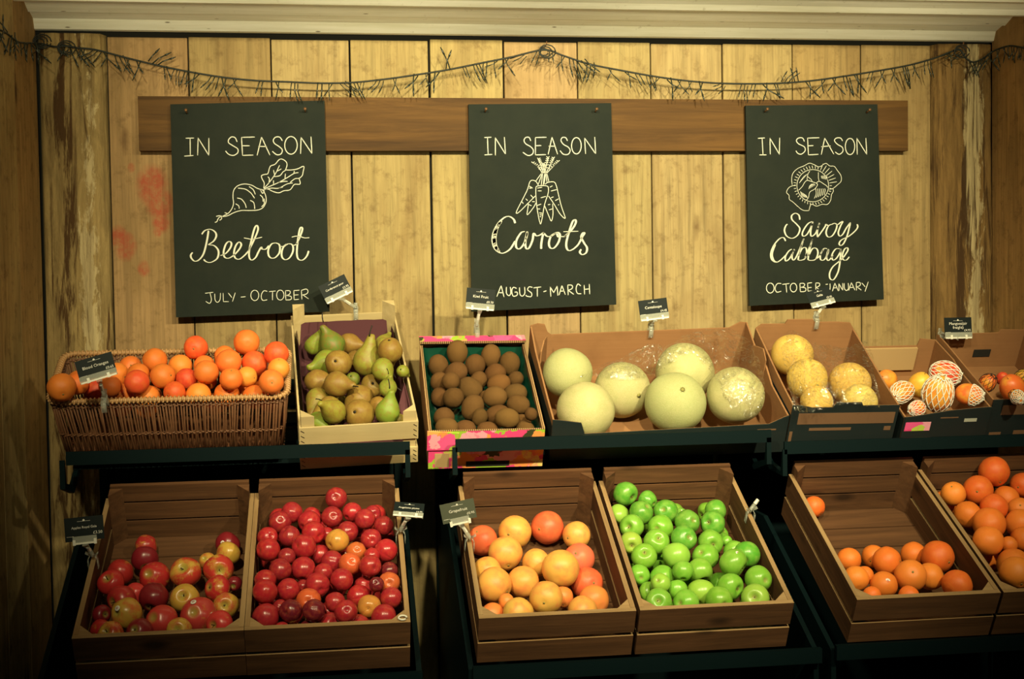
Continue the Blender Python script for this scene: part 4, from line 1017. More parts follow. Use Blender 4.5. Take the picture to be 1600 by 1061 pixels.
def fillers(b, S, SR, rmean, floor, r_seed, kind):
    """fruit of the layer underneath that shows through the gaps: (place, turn)"""
    rr = random.Random(r_seed); out = []; Mw = b.M; step = rmean * 1.6; h = b.w / 2 - b.t - rmean * 1.06; m3 = np.array(b.M)[:3, :3]; inv = np.array(b.inv); post = getattr(b, 'post', 0)
    nx = max(1, int(2 * h / step)); ny = max(1, int((b.L - 2 * b.t - 2 * rmean) / step)); body = BODY.get(kind, [(0, 0, 0, 1.03)])
    for lz in range(4):
        for i in range(nx + 1):
            for j in range(ny + 1):
                for tries in range(4 if len(body) > 1 else 1):
                    q = Vector((-h + (i + .5 * (j % 2)) * 2 * h / nx, b.t + rmean * 1.06 + j * (b.L - 2 * b.t - 2.12 * rmean) / ny, floor + rmean * 1.06 + lz * step * .5))
                    w = np.array(Mw @ q); a = rr.uniform(0, 6.28); ax = Vector(m3 @ np.array([math.cos(a), math.sin(a), rr.uniform(-.1, .3)])) if len(body) > 1 else Vector((rr.uniform(-1, 1), rr.uniform(-1, 1), rr.uniform(-1, 1)))
                    qt = turn(ax, a); bs = np.array([np.array(qt @ Vector((x, y, z))) * rmean + w for x, y, z, k in body]); br = np.array([k * rmean for *_, k in body])
                    if (np.linalg.norm(S[:, None] - bs[None], axis=2) < (SR[:, None] + br[None]) * 1.01).any(): continue
                    lc = (inv[:3, :3] @ bs.T).T + inv[:3, 3]
                    if (np.abs(lc[:, 0]) + br > b.w / 2 - b.t).any() or (lc[:, 1] - br < b.t).any() or (lc[:, 1] + br > b.L - b.t).any() or (lc[:, 2] - br < floor - .001).any(): continue
                    if post and (((b.w / 2 - b.t - np.abs(lc[:, 0])) + np.minimum(lc[:, 1] - b.t, b.L - b.t - lc[:, 1]) - post) / 1.4142 < br).any(): continue
                    V = w - CAM; t0 = np.linalg.norm(V); u = V / t0; ex = np.cross(u, [0, 0, 1]); ex /= np.linalg.norm(ex); ey = np.cross(ex, u); seen = 0
                    for a_ in range(8):
                        for k in (.35, .85):
                            p = w + (ex * math.cos(a_ * .785) + ey * math.sin(a_ * .785)) * rmean * k - CAM; tp = np.linalg.norm(p); p = p / tp
                            tt = (S - CAM) @ p; dd = np.linalg.norm(S - CAM - tt[:, None] * p, axis=1)
                            if not ((dd < SR) & (tt < tp)).any(): seen += 1
                    if 1 <= seen <= 9: out.append((w, qt)); S = np.vstack([S, bs]); SR = np.append(SR, br); break
    return out
def turn(axis, spin=0.0):
    return Vector((0, 0, 1)).rotation_difference(axis.normalized()) @ Quaternion((0, 0, 1), spin)
def toward(sx, sy, back=False):
    z = math.sqrt(max(0.0, 1 - min(.999, sx * sx + sy * sy))); return camdir(sx, -sy, -z if back else z)
def add_part(o, name, z, rot=None, scale=1.0, up=None):
    p = link(PT[name].name, PT[name], o)
    if up is not None: p.rotation_mode = 'QUATERNION'; q = turn(up); p.rotation_quaternion = q; p.location = up.normalized() * z
    else: p.location = (0, 0, z)
    if z < 0 and up is None: p.rotation_mode = 'QUATERNION'; p.rotation_quaternion = Quaternion((1, 0, 0), math.pi)
    p.scale = (scale,) * 3; return p
def sticker(o, sx, sy, scale=1.0, z=.985):
    """a round label on the side of the fruit"""
    o_inv = o.rotation_quaternion.inverted(); d = o_inv @ toward(sx, sy)
    p = add_part(o, 'sticker', z, up=d, scale=scale); q = link('sticker_print', PT['sticker_print'], p); q.location = (0, 0, .012)

def pile(key, kind, cat, rows, x0, y0, sc, colors, default, off, floor, place, group, stem=None, back=None, fill=None, rscale=1.0, spacing=1.0, fsize=.95):
    """rows: back row first; each fruit (x, y, r, {options}). off = (height at the front row, height at the back row) over the rim"""
    b = CRATES[key]; L = []
    for ri, row in enumerate(rows):
        for ci, f in enumerate(sorted(row, key=lambda f: f[0])):
            o = dict(f[3]) if len(f) > 3 else {}
            o.update(px=x0 + f[0] / sc, py=y0 + f[1] / sc, r=f[2] / sc * rscale, row=len(rows) - 1 - ri, col=ci); L.append(o)
    ys = [f['py'] for f in L]; lo, hi = max(ys), min(ys)
    for i, f in enumerate(L):
        t = (lo - f['py']) / (lo - hi + 1e-6); f['off'] = off[0] + (off[1] - off[0]) * t + f.get('up', 0)
        rr = random.Random(i * 31 + len(L))
        ax = f.get('ax')
        if ax is None: a = rr.uniform(0, 6.28); k = rr.uniform(.2, .95); f['axis'] = toward(k * math.cos(a), k * math.sin(a), rr.random() < .45)
        else: f['axis'] = toward(ax[0], ax[1], len(ax) > 2)
        f['q'] = turn(f['axis'], rr.uniform(0, 6.28))
    P, R, BS, BR = settle(b, L, kind, floor, spacing); n = len(L)
    objs = []
    for i, f in enumerate(L):
        rr = random.Random(i * 17 + 5)
        o = link(kind, ME[kind][rr.randrange(len(ME[kind]))]); c = f.get('c', default); col, al, desc = colors[c]
        o.color = (*[max(0, x * rr.uniform(.90, 1.08)) for x in col], min(1, max(0, al + rr.uniform(-.05, .05))))
        o.rotation_mode = 'QUATERNION'; o.rotation_quaternion = f['q']; o.location = P[i]; s = float(R[i]); o.scale = (s, s, s)
        lab = f.get('label') or f"{f.get('d', desc)}, {ORD[f['col']]} from left in {ORD[f['row']]} row from front of {place}"
        tag(o, lab, cat, group)
        if stem and not f.get('nostem'): add_part(o, stem[0], stem[1], scale=f.get('ss', stem[2] if len(stem) > 2 else 1))
        if back: add_part(o, back[0], back[1])
        for st in f.get('st', []): sticker(o, *st)
        objs.append(o)
    if fill:
        rm = float(np.mean(R)) * fsize
        for w_, qt in fillers(b, BS, BR, rm, floor, n, kind):
            rr = random.Random(len(objs)); o = link(kind, ME[kind][0]); col, al, desc = colors[default]
            o.color = (*[x * rr.uniform(.8, 1.0) for x in col], al); o.location = w_; o.scale = (rm, rm, rm)
            o.rotation_mode = 'QUATERNION'; o.rotation_quaternion = qt
            tag(o, fill, cat, group); objs.append(o)
            if stem: add_part(o, stem[0], stem[1], scale=stem[2] if len(stem) > 2 else 1)
    return objs

# ------------------------------------------------------------------ blood oranges in the basket
OC = {'o': ((.86, .20, .035), .5, 'blood orange'), 'r': ((.80, .10, .028), .5, 'red-flushed blood orange'), 'y': ((.86, .29, .045), .5, 'yellow-orange blood orange'), 'd': ((.70, .07, .03), .5, 'deep red blood orange')}
pile('blood', 'orange', 'orange', [
    [(306, 544, 19.5, {'c': 'r', 'ax': (.05, .1)}), (386, 537, 21), (351, 556, 17)],
    [(242, 563, 20), (204, 574, 19), (282, 572, 19.5, {'c': 'y'}), (319, 571, 17), (356, 566, 21), (397, 567, 21, {'c': 'r'}), (431.5, 553, 20, {'c': 'r'})],
    [(122, 597, 19), (183, 586, 20, {'c': 'y'}), (216, 585, 18.5), (255, 588, 20.5), (322, 584, 20), (291, 592, 18, {'c': 'd'}), (361, 592, 18.5), (387, 590, 17, {'c': 'y'}), (424, 597, 20), (435.5, 576, 17.5, {'c': 'y', 'ax': (.1, -.9)})],
    [(96.3, 605.5, 22.7), (121, 600, 18), (151, 611, 21, {'c': 'd'}), (172, 604, 18), (190.6, 617, 20), (214, 597, 20, {'c': 'r'}), (231, 621, 20, {'c': 'y', 'ax': (.0, .55)}), (274, 613, 18, {'c': 'r'}), (309.5, 615, 20.5, {'c': 'y', 'ax': (.25, .3)}), (354, 617, 21), (397, 619, 20), (431, 617, 16)]],
    0, 0, 1, OC, 'o', (-.010, .020), .062, 'the basket', 'blood oranges heaped in the wicker basket', ('button', .90), None, 'blood orange mostly hidden under the heap in the wicker basket', rscale=.96, spacing=.975)
# ------------------------------------------------------------------ pears
PC = {'g': ((.20, .27, .03), .42, 'green pear'), 'o': ((.30, .20, .035), .58, 'russet brown pear'), 'y': ((.25, .26, .035), .48, 'yellow-green pear'), 'd': ((.11, .17, .022), .45, 'dark green pear')}
pile('pear', 'pear', 'pear', [
    [(160, 318, 70, {'c': 'g', 'ax': (.45, -.85), 'label': 'green pear lying behind the dark-stemmed pear at the back of the crate'}), (308, 340, 95, {'c': 'd', 'ax': (-.35, -.92), 'label': 'dark green upright pear with a long black stem at the back'}), (430, 292, 78, {'c': 'o', 'ax': (.97, .05), 'label': 'russet pear lying sideways against the purple paper at the back'}), (705, 330, 68, {'c': 'y', 'ax': (.03, .1), 'label': 'yellow-green pear with its stem pointing out, at the back'}), (822, 300, 62, {'c': 'y', 'ax': (.2, -.5, 1), 'label': 'pear half hidden in the back corner, behind the golden pear'})],
    [(165, 450, 95, {'c': 'g', 'ss': .3, 'ax': (-.75, .35), 'label': 'bright green pear with its stem end turned to the crate side'}), (358, 490, 98, {'c': 'o', 'ax': (.1, .2, 1), 'label': 'round russet pear showing its calyx beside the bright green pear'}), (510, 432, 70, {'c': 'o', 'ax': (-.4, .6, 1), 'label': 'russet pear hidden behind the central upright pear'}), (592, 462, 103, {'c': 'y', 'ax': (.12, -.95), 'label': 'upright yellow-green pear with a thin stem in the middle of the crate'}), (735, 500, 80, {'c': 'g', 'ax': (.6, .72), 'label': 'green pear pointing downward beside the central upright pear'}), (826, 385, 88, {'c': 'o', 'ax': (.05, .85, 1), 'label': 'golden russet pear with its calyx up, by the purple paper'}), (895, 530, 45, {'c': 'g', 'ax': (.3, .3, 1), 'label': 'green pear peeping out above the purple paper fold'})],
    [(175, 605, 90, {'c': 'o', 'ax': (.93, -.12), 'label': 'long russet pear with a pale green neck lying across the crate'}), (340, 690, 95, {'c': 'o', 'ax': (.75, .05), 'label': 'round russet pear below the neck of the long russet pear'}), (490, 590, 55, {'c': 'd', 'ax': (.2, .5, 1), 'label': 'small dark green pear deep in the middle of the crate'}), (620, 645, 92, {'c': 'o', 'ax': (-.1, .3, 1), 'label': 'round golden pear under the green pear that points downward'}), (770, 680, 65, {'c': 'y', 'ax': (.1, -.8), 'label': 'pear half hidden behind the green upright front pear'}), (700, 800, 70, {'c': 'o', 'ax': (-.5, .4, 1), 'label': 'russet pear wedged behind the foot of the green front pear'})],
    [(138, 735, 88, {'c': 'y', 'ax': (-.2, .75), 'label': 'yellow-green pear against the crate side, above its front post'}), (272, 815, 88, {'c': 'o', 'ax': (-.75, .35), 'label': 'russet pear with its neck toward the crate side, second layer'}), (532, 740, 102, {'c': 'o', 'ax': (-.5, .82), 'label': 'orange-flushed pear with its neck hanging down at the front'}), (200, 935, 78, {'c': 'g', 'ax': (.6, .5), 'label': 'green pear tucked in the front corner behind the post'}), (325, 890, 88, {'c': 'y', 'ax': (-.4, -.5), 'label': 'yellow-brown pear resting on the front board of the crate'}), (550, 880, 110, {'c': 'o', 'ax': (.2, .2, 1), 'label': 'large red-brown pear with its dark calyx facing out, at the front'}), (768, 880, 92, {'c': 'g', 'ax': (.1, -.97), 'label': 'green upright pear with a stem at the front by the purple fold'}), (892, 930, 48, {'c': 'y', 'ax': (.3, .5, 1), 'label': 'pear just visible behind the front post under the purple fold'})]],
    460, 480, 5.305, PC, 'y', (-.018, -.022), .012, 'pears', 'pears in the pale crate', ('pear_stem', 1.95), ('pear_calyx', -.90), 'pear mostly hidden beneath the other pears in the pale crate', rscale=1.13, fsize=.8)
# ------------------------------------------------------------------ kiwis
KC = {'k': ((.115, .056, .019), .5, 'brown kiwi'), 'd': ((.085, .040, .014), .5, 'dark brown kiwi'), 'l': ((.165, .082, .026), .5, 'light brown kiwi')}
K = [[(295, 205, 90, {'ax': (.05, -.9), 'c': 'l'}), (630, 215, 86, {'ax': (.05, -.9), 'c': 'l'}), (110, 285, 86, {'ax': (-.1, -.8)}), (472, 290, 88, {'ax': (.1, -.6)}), (818, 285, 84, {'ax': (.0, -.95)})],
     [(318, 365, 90, {'ax': (.7, -.3)}), (655, 375, 88, {'ax': (.5, -.3)}), (890, 430, 66, {'c': 'd', 'ax': (.4, -.3)}), (138, 440, 82, {'ax': (-.2, -.5)}), (525, 450, 74, {'ax': (.4, -.8)}), (265, 465, 76, {'ax': (.02, .06), 'label': 'kiwi facing out end on, beside the side of the carton'})],
     [(455, 510, 96, {'ax': (.7, .4)}), (740, 480, 84, {'ax': (.93, -.25), 'c': 'l'}), (890, 570, 84, {'ax': (.9, -.1)}), (125, 600, 76, {'c': 'd', 'ax': (.05, .7)}), (290, 610, 90, {'ax': (.05, -.45), 'c': 'd'}), (670, 610, 88, {'ax': (.92, -.1), 'c': 'l'}), (575, 580, 50)],
     [(450, 685, 97, {'ax': (.42, -.85)}), (900, 690, 84, {'ax': (.9, .2)}), (1000, 750, 55, {'c': 'd'}), (680, 750, 92, {'ax': (.95, -.12), 'c': 'd'}), (190, 780, 88, {'ax': (.2, -.3)}), (520, 790, 66, {'c': 'd', 'ax': (.3, -.9)})],
     [(795, 820, 88, {'ax': (.95, .0), 'c': 'l'}), (930, 815, 80, {'ax': (.8, .1)}), (245, 885, 85, {'ax': (.9, .1), 'c': 'l'}), (400, 865, 82, {'ax': (.9, .1)}), (610, 890, 78, {'ax': (.95, .1)}), (1010, 890, 72, {'ax': (.9, .2)})]]
pile('kiwi', 'kiwi_fruit', 'kiwi', K, 660, 520, 5.895, KC, 'k', (-.010, -.040), .044, 'the carton', 'kiwi fruit in the pink carton', ('kiwi_tip', 1.13), ('kiwi_tip', -1.17), 'kiwi mostly hidden between the other kiwis in the pink carton', rscale=1.10)
# ------------------------------------------------------------------ pale melons, yellow melons
CC = {'c': ((.42, .40, .17), .5, ''), 'g': ((.33, .36, .14), .5, ''), 'w': ((.48, .43, .19), .5, '')}
pile('cant', 'cantaloupe', 'melon', [
    [(215, 430, 152, {'c': 'g', 'ax': (-.4, -.7, 1), 'label': 'pale melon in the back corner of the wide carton, against the kiwi side'}), (915, 425, 178, {'c': 'w', 'ax': (.5, -.6, 1), 'label': 'cream melon at the back under the clear film, behind two front melons'})],
    [(545, 535, 172, {'c': 'c', 'ax': (.5, .15), 'label': 'pale melon with a green scar, second from the kiwi carton'})],
    [(325, 655, 175, {'c': 'w', 'ax': (-.6, .4, 1), 'label': 'cream melon lying low at the cut-away front corner of the carton'}), (855, 605, 184, {'c': 'g', 'ax': (.12, -.45), 'label': 'greenish melon at the middle of the carton front'}), (1215, 565, 172, {'c': 'c', 'ax': (.3, .5, 1), 'label': 'pale melon wrapped in crinkled clear film at the yellow melon end'})]],
    830, 470, 3.81, CC, 'c', (-.030, .00), .006, '', 'pale melons', ('melon_scar', .985), None, None)
GC = {'y': ((.70, .44, .065), .5, ''), 'l': ((.74, .53, .13), .5, '')}
pile('galia', 'galia_melon', 'melon', [
    [(340, 440, 195, {'ax': (.3, -.6, 1), 'label': 'yellow melon at the back of its carton, highest of the five'})],
    [(480, 660, 190, {'ax': (.25, .3), 'label': 'yellow melon with a brown navel, in front of the highest one'}), (870, 700, 200, {'ax': (.3, -.3, 1), 'label': 'round yellow melon nearest the mangoes, behind a film-covered one'})],
    [(565, 870, 150, {'ax': (-.3, .5, 1), 'label': 'low yellow melon at the carton front below the brown-naveled one'}), (960, 870, 165, {'c': 'l', 'ax': (.3, .5, 1), 'label': 'pale yellow melon under film at the carton front by the black tab'})]],
    1180, 480, 5.895, GC, 'y', (-.01, .01), .006, '', 'yellow melons', ('melon_scar', .985), None, None)
# ------------------------------------------------------------------ mangoes, papayas
NC = {'o': ((.78, .22, .04), .55, ''), 'r': ((.70, .07, .03), .62, ''), 'y': ((.82, .52, .06), .5, ''), 'p': ((.80, .16, .03), .6, '')}
mg = pile('mango', 'mango', 'mango', [
    [(150, 380, 112, {'c': 'o', 'ax': (-.5, -.3), 'label': 'orange mango without a net at the carton corner by the yellow melons'}), (690, 318, 125, {'c': 'r', 'ax': (.9, .25), 'label': 'red mango lying at the back in a white foam net'})],
    [(285, 490, 118, {'c': 'o', 'ax': (-.75, .3), 'label': 'mango in a loose white foam net nearest the yellow melons'}), (450, 425, 118, {'c': 'y', 'ax': (.2, -.8), 'label': 'bare yellow mango between the netted mangoes'})],
    [(430, 640, 82, {'c': 'r', 'ax': (-.8, .2), 'label': 'mango low at the carton front in a crumpled white net'}), (620, 505, 158, {'c': 'o', 'ax': (.03, -.85), 'label': 'large mango upright in a white foam net at the carton front'}), (910, 510, 112, {'c': 'p', 'ax': (.85, .2), 'label': 'orange-red mango half out of its white foam net'})]],
    1360, 530, 5.896, NC, 'o', (-.012, -.018), .006, '', 'mangoes', None, None, None, rscale=.92)
for o, nm in zip(mg, (None, 'foam_net', 'foam_net', None, 'foam_net', 'foam_net', 'foam_net_half')):
    if nm: add_part(o, nm, 0)
    else: add_part(o, 'stem', 1.2, scale=.5)
ME['tropical_fruit'] = [ME['mango'][0]]; BODY['tropical_fruit'] = BODY['mango']
pp = pile('papaya', 'tropical_fruit', 'fruit', [
    [(1215, 360, 62, {'c': 'r', 'ax': (.2, -.6), 'label': 'small red fruit at the back between the dark-netted fruits'}), (1400, 345, 75, {'c': 'y', 'ax': (.5, -.5), 'label': 'yellow-orange fruit at the frame edge behind the bare red-orange fruit'})],
    [(1075, 405, 85, {'c': 'p', 'ax': (.4, -.7), 'label': 'fruit in a black net beside the mango carton'}), (1310, 455, 135, {'c': 'p', 'ax': (-.5, -.6), 'label': 'bare red-orange fruit in front of the black-netted fruits'})],
    [(1350, 530, 78, {'c': 'o', 'ax': (.1, .3), 'label': 'fruit with a pale frayed end in a black net, under the bare red-orange fruit'})]],
    1360, 530, 5.896, NC, 'p', (.012, -.01), .006, '', 'fruit in dark nets', None, None, None, rscale=.92)
for o, nm in zip(pp, (None, 'black_net', 'black_net', None, 'black_net')):
    if nm: add_part(o, nm, 0)
    else: add_part(o, 'stem', 1.2, scale=.5)
add_part(pp[4], 'foam_net_half', 0, scale=1.02)
# ------------------------------------------------------------------ red and yellow apples
AC = {'r': ((.50, .030, .030), .66, 'red apple'), 'd': ((.24, .014, .022), .84, 'dark red apple'), 'm': ((.55, .045, .03), .54, 'red and yellow apple'), 'y': ((.58, .12, .04), .38, 'yellow apple'), 'l': ((.60, .05, .045), .70, 'bright red apple')}
pile('gala', 'apple', 'apple', [
    [(915, 385, 85, {'c': 'd', 'st': [(-.2, -.3, .8)], 'ax': (.5, -.6, 1), 'd': 'dark red stickered apple'}), (918, 445, 80, {'c': 'y', 'ax': (.3, -.5, 1)}), (780, 495, 58, {'c': 'y', 'ax': (.2, .5, 1)}), (368, 485, 90, {'c': 'd', 'ax': (-.3, -.6, 1)})],
    [(205, 570, 86, {'c': 'r', 'ax': (-.4, .1)}), (430, 600, 103, {'c': 'r', 'ax': (.2, .4, 1)}), (640, 575, 103, {'c': 'm', 'ax': (-.05, -.55), 'st': [(.75, -.25, .8)], 'd': 'stickered red and yellow apple'}), (850, 550, 99, {'c': 'm', 'ax': (.3, -.05)})],
    [(135, 640, 88, {'c': 'r', 'ax': (-.2, -.55)}), (300, 710, 75, {'c': 'l', 'ax': (.3, .4, 1)}), (430, 735, 97, {'c': 'd', 'ax': (-.1, .7)}), (630, 745, 97, {'c': 'y', 'ax': (.05, -.45)}), (850, 680, 92, {'c': 'r', 'ax': (.6, .3, 1)}), (960, 645, 50, {'c': 'd'})],
    [(205, 755, 98, {'c': 'r', 'ax': (-.6, .1)}), (240, 845, 104, {'c': 'y', 'ax': (.5, .2, 1), 'st': [(-.35, -.5, .9)], 'd': 'stickered yellow apple'}), (720, 855, 122, {'c': 'l', 'ax': (.1, .4, 1), 'st': [(-.15, -.85, .8), (.88, -.1, .8)], 'd': 'large twice-stickered red apple'}), (900, 790, 86, {'c': 'y', 'ax': (.1, -.25)}), (90, 850, 65, {'c': 'd'})],
    [(85, 955, 82, {'c': 'r', 'ax': (.4, -.3, 1)}), (150, 985, 88, {'c': 'm', 'ax': (-.2, -.5)}), (320, 965, 88, {'c': 'd', 'ax': (.2, .4, 1)}), (475, 890, 106, {'c': 'l', 'ax': (.4, .4, 1)}), (600, 955, 84, {'c': 'y', 'ax': (.05, -.3)}), (865, 915, 94, {'c': 'l', 'ax': (-.5, -.1)})]],
    140, 760, 4.244, AC, 'r', (-.022, -.078), .010, 'its crate', 'red and yellow apples in the wooden crate', ('stem', .50), ('apple_calyx', -.70), 'apple mostly hidden beneath the red and yellow apples in the crate')
# ------------------------------------------------------------------ plums
UC = {'r': ((.42, .020, .030), .5, 'red plum'), 'd': ((.15, .012, .022), .5, 'very dark plum'), 'o': ((.66, .13, .04), .5, 'orange-flushed plum'), 'y': ((.68, .30, .055), .5, 'yellow plum'), 'k': ((.34, .018, .028), .5, 'dark red plum')}
PL = [[(593, 115, 70, {'c': 'k'}), (312, 208, 68, {'c': 'k'})],
      [(235, 268, 72, {'c': 'k', 'ax': (.2, -.4)}), (420, 268, 72), (565, 238, 68, {'c': 'k'}), (695, 205, 62), (775, 250, 66, {'c': 'k'}), (825, 215, 55, {'c': 'k'}), (895, 290, 62, {'c': 'k'})],
      [(155, 365, 66), (295, 360, 68, {'c': 'k'}), (445, 342, 75), (530, 345, 48), (665, 330, 68, {'c': 'k'}), (600, 390, 75, {'c': 'y', 'ax': (-.6, .3)}), (815, 378, 68)],
      [(155, 448, 76), (285, 490, 55, {'c': 'k'}), (378, 428, 78, {'ax': (-.5, -.2)}), (490, 475, 64), (720, 460, 64, {'c': 'o', 'ax': (.2, -.5)}), (910, 450, 74)],
      [(230, 570, 72, {'c': 'k'}), (385, 565, 79, {'ax': (.02, .75)}), (570, 520, 74, {'c': 'k'}), (505, 590, 58), (675, 540, 72, {'c': 'o'}), (820, 482, 50), (810, 548, 70, {'ax': (.5, .1)}), (930, 580, 58, {'c': 'd'})],
      [(140, 640, 70), (288, 700, 73), (385, 680, 46, {'c': 'k'}), (478, 672, 78), (632, 645, 74), (765, 680, 64), (850, 665, 48, {'c': 'd'}), (930, 658, 72, {'c': 'o', 'ax': (.1, -.2)})],
      [(140, 722, 78), (410, 768, 80, {'c': 'o', 'ax': (.05, -.2)}), (585, 780, 66), (730, 735, 77), (805, 810, 76, {'c': 'y', 'ax': (.0, .0), 'd': 'yellow plum showing its stem hollow'}), (940, 755, 70), (235, 810, 50, {'c': 'k'})],
      [(130, 870, 85, {'ax': (-.7, .3)}), (300, 848, 74, {'c': 'd'}), (450, 832, 72, {'c': 'd'}), (655, 840, 74), (895, 872, 80), (238, 940, 55), (325, 965, 62, {'c': 'y'}), (412, 955, 60, {'c': 'd'}), (555, 920, 76), (740, 930, 80)]]
pile('plum', 'plum', 'plum', PL, 380, 750, 4.08, UC, 'r', (-.018, .000), .010, 'plums', 'plums in the wooden crate', ('plum_dimple', .80), None, 'red plum mostly hidden beneath the top plums of its crate')
# ------------------------------------------------------------------ grapefruit
RC = {'y': ((.80, .40, .085), .5, 'yellow-orange grapefruit'), 'o': ((.82, .26, .06), .5, 'orange grapefruit'), 'r': ((.74, .13, .05), .5, 'red-flushed grapefruit'), 'p': ((.80, .17, .08), .5, 'pink grapefruit')}
pile('grape', 'grapefruit', 'grapefruit', [
    [(700, 310, 126, {'c': 'r'}), (455, 345, 126, {'c': 'y'}), (190, 410, 116, {'c': 'r'}), (920, 370, 107, {'c': 'y'})],
    [(385, 505, 130, {'c': 'y', 'ax': (.2, .65)}), (615, 575, 108, {'c': 'y'}), (240, 640, 112, {'c': 'y'}), (940, 545, 118, {'c': 'p'})],
    [(285, 742, 134, {'c': 'y', 'ax': (.8, .35)}), (515, 720, 122, {'c': 'y'}), (800, 622, 142, {'c': 'y'}), (1000, 730, 124, {'c': 'r'})],
    [(690, 840, 126, {'c': 'y'}), (815, 835, 82, {'c': 'o'}), (1050, 858, 118, {'c': 'o'}), (390, 868, 62, {'c': 'o'})],
    [(285, 965, 92, {'c': 'o'}), (480, 955, 118, {'c': 'y'}), (965, 935, 112, {'c': 'y'})]],
    710, 760, 4.822, RC, 'y', (-.028, -.075), .010, 'the crate', 'grapefruit in the wooden crate', ('button', .90), None, 'grapefruit mostly hidden beneath the others in its crate')
# ------------------------------------------------------------------ green apples
VC = {'g': ((.17, .44, .035), .5, 'green apple'), 'd': ((.10, .32, .03), .5, 'deep green apple'), 'y': ((.30, .50, .06), .5, 'yellow-green apple')}
pile('green', 'green_apple', 'apple', [
    [(180, 155, 90, {'c': 'd'}), (315, 190, 68, {'c': 'd'}), (120, 280, 76, {'c': 'y'}), (280, 288, 88, {'c': 'd'}), (450, 280, 90, {'c': 'd'}), (565, 295, 50, {'c': 'd'}), (820, 270, 78, {'c': 'd', 'ax': (.1, -.2, 1), 'back': 1})],
    [(225, 385, 88), (420, 395, 96), (620, 350, 90, {'c': 'd'}), (800, 365, 92, {'c': 'd'})],
    [(192, 490, 82, {'c': 'y'}), (360, 495, 94), (600, 470, 94, {'c': 'd'}), (795, 500, 94, {'ax': (.15, .1)}), (905, 492, 42)],
    [(300, 605, 94, {'ax': (-.05, -.6)}), (535, 595, 100, {'c': 'y', 'ax': (.05, -.8, 1)}), (740, 595, 97), (945, 555, 82), (1040, 590, 97, {'c': 'd', 'ax': (.3, -.3, 1)})],
    [(280, 735, 78, {'ax': (-.1, -.1, 1)}), (440, 745, 94), (590, 712, 76), (705, 700, 93), (955, 660, 105, {'st': [(.25, -.8, .8)], 'd': 'stickered green apple'})],
    [(340, 835, 78), (430, 825, 72, {'c': 'y'}), (565, 838, 76), (705, 830, 106, {'c': 'y'}), (910, 812, 99), (1130, 765, 98)],
    [(400, 920, 96, {'ax': (-.1, -.3)}), (600, 935, 98), (855, 915, 98, {'ax': (-.3, -.15, 1)}), (1095, 898, 102, {'c': 'y'})]],
    940, 740, 4.613, VC, 'g', (-.020, -.020), .010, 'its crate', 'green apples in the wooden crate', ('stem', .50, .7), ('apple_calyx', -.70), 'green apple mostly hidden beneath the other green apples')
# ------------------------------------------------------------------ oranges
QC = {'o': ((.84, .20, .028), .5, 'orange'), 'y': ((.85, .26, .036), .5, 'pale orange'), 'r': ((.80, .14, .024), .5, 'deep orange fruit')}
pile('oran', 'orange', 'orange', [
    [(265, 425, 108), (485, 395, 104), (605, 440, 130, {'ax': (.8, -.1)}), (840, 375, 112), (1060, 400, 144, {'c': 'r'})],
    [(330, 595, 114, {'c': 'y'}), (405, 565, 82), (815, 568, 142, {'c': 'y'}), (990, 575, 122, {'c': 'y'})],
    [(575, 650, 122, {'st': [(.05, -.45, 1.0)], 'd': 'stickered orange'}), (1230, 650, 134, {'c': 'r'}), (470, 745, 82), (800, 750, 92)]],
    1280, 800, 5.714, QC, 'o', (-.028, -.070), .010, 'the emptier crate', 'oranges in the mostly empty crate', ('button', .90), None, None)
pile('oran', 'orange', 'orange', [[(1272, 792, 17, {'c': 'r', 'label': 'lone deep orange fruit against the far side of the mostly empty crate'})]], 0, 0, 1, QC, 'o', (-.085, -.085), .010, '', 'oranges in the mostly empty crate', ('button', .90), None, None)
pile('oran2', 'orange', 'orange', [
    [(520, 185, 108, {'c': 'r', 'ax': (.2, .7)}), (415, 305, 106, {'c': 'r'}), (730, 270, 92, {'c': 'r'}), (230, 330, 88, {'c': 'y'})],
    [(605, 355, 94), (340, 480, 98), (525, 432, 98, {'c': 'r'}), (705, 445, 88, {'c': 'y'})],
    [(485, 545, 116), (715, 545, 108, {'c': 'y'}), (490, 685, 108, {'c': 'y'}), (735, 660, 94), (625, 695, 62)],
    [(650, 830, 118), (680, 900, 118, {'c': 'y'})],
    [(900, 640, 110), (930, 800, 112), (880, 380, 105), (960, 920, 112)]],
    1440, 700, 4.6125, QC, 'o', (-.020, -.015), .010, 'the full crate', 'oranges in the full crate', ('button', .90), None, 'orange mostly hidden beneath the others in the full crate')

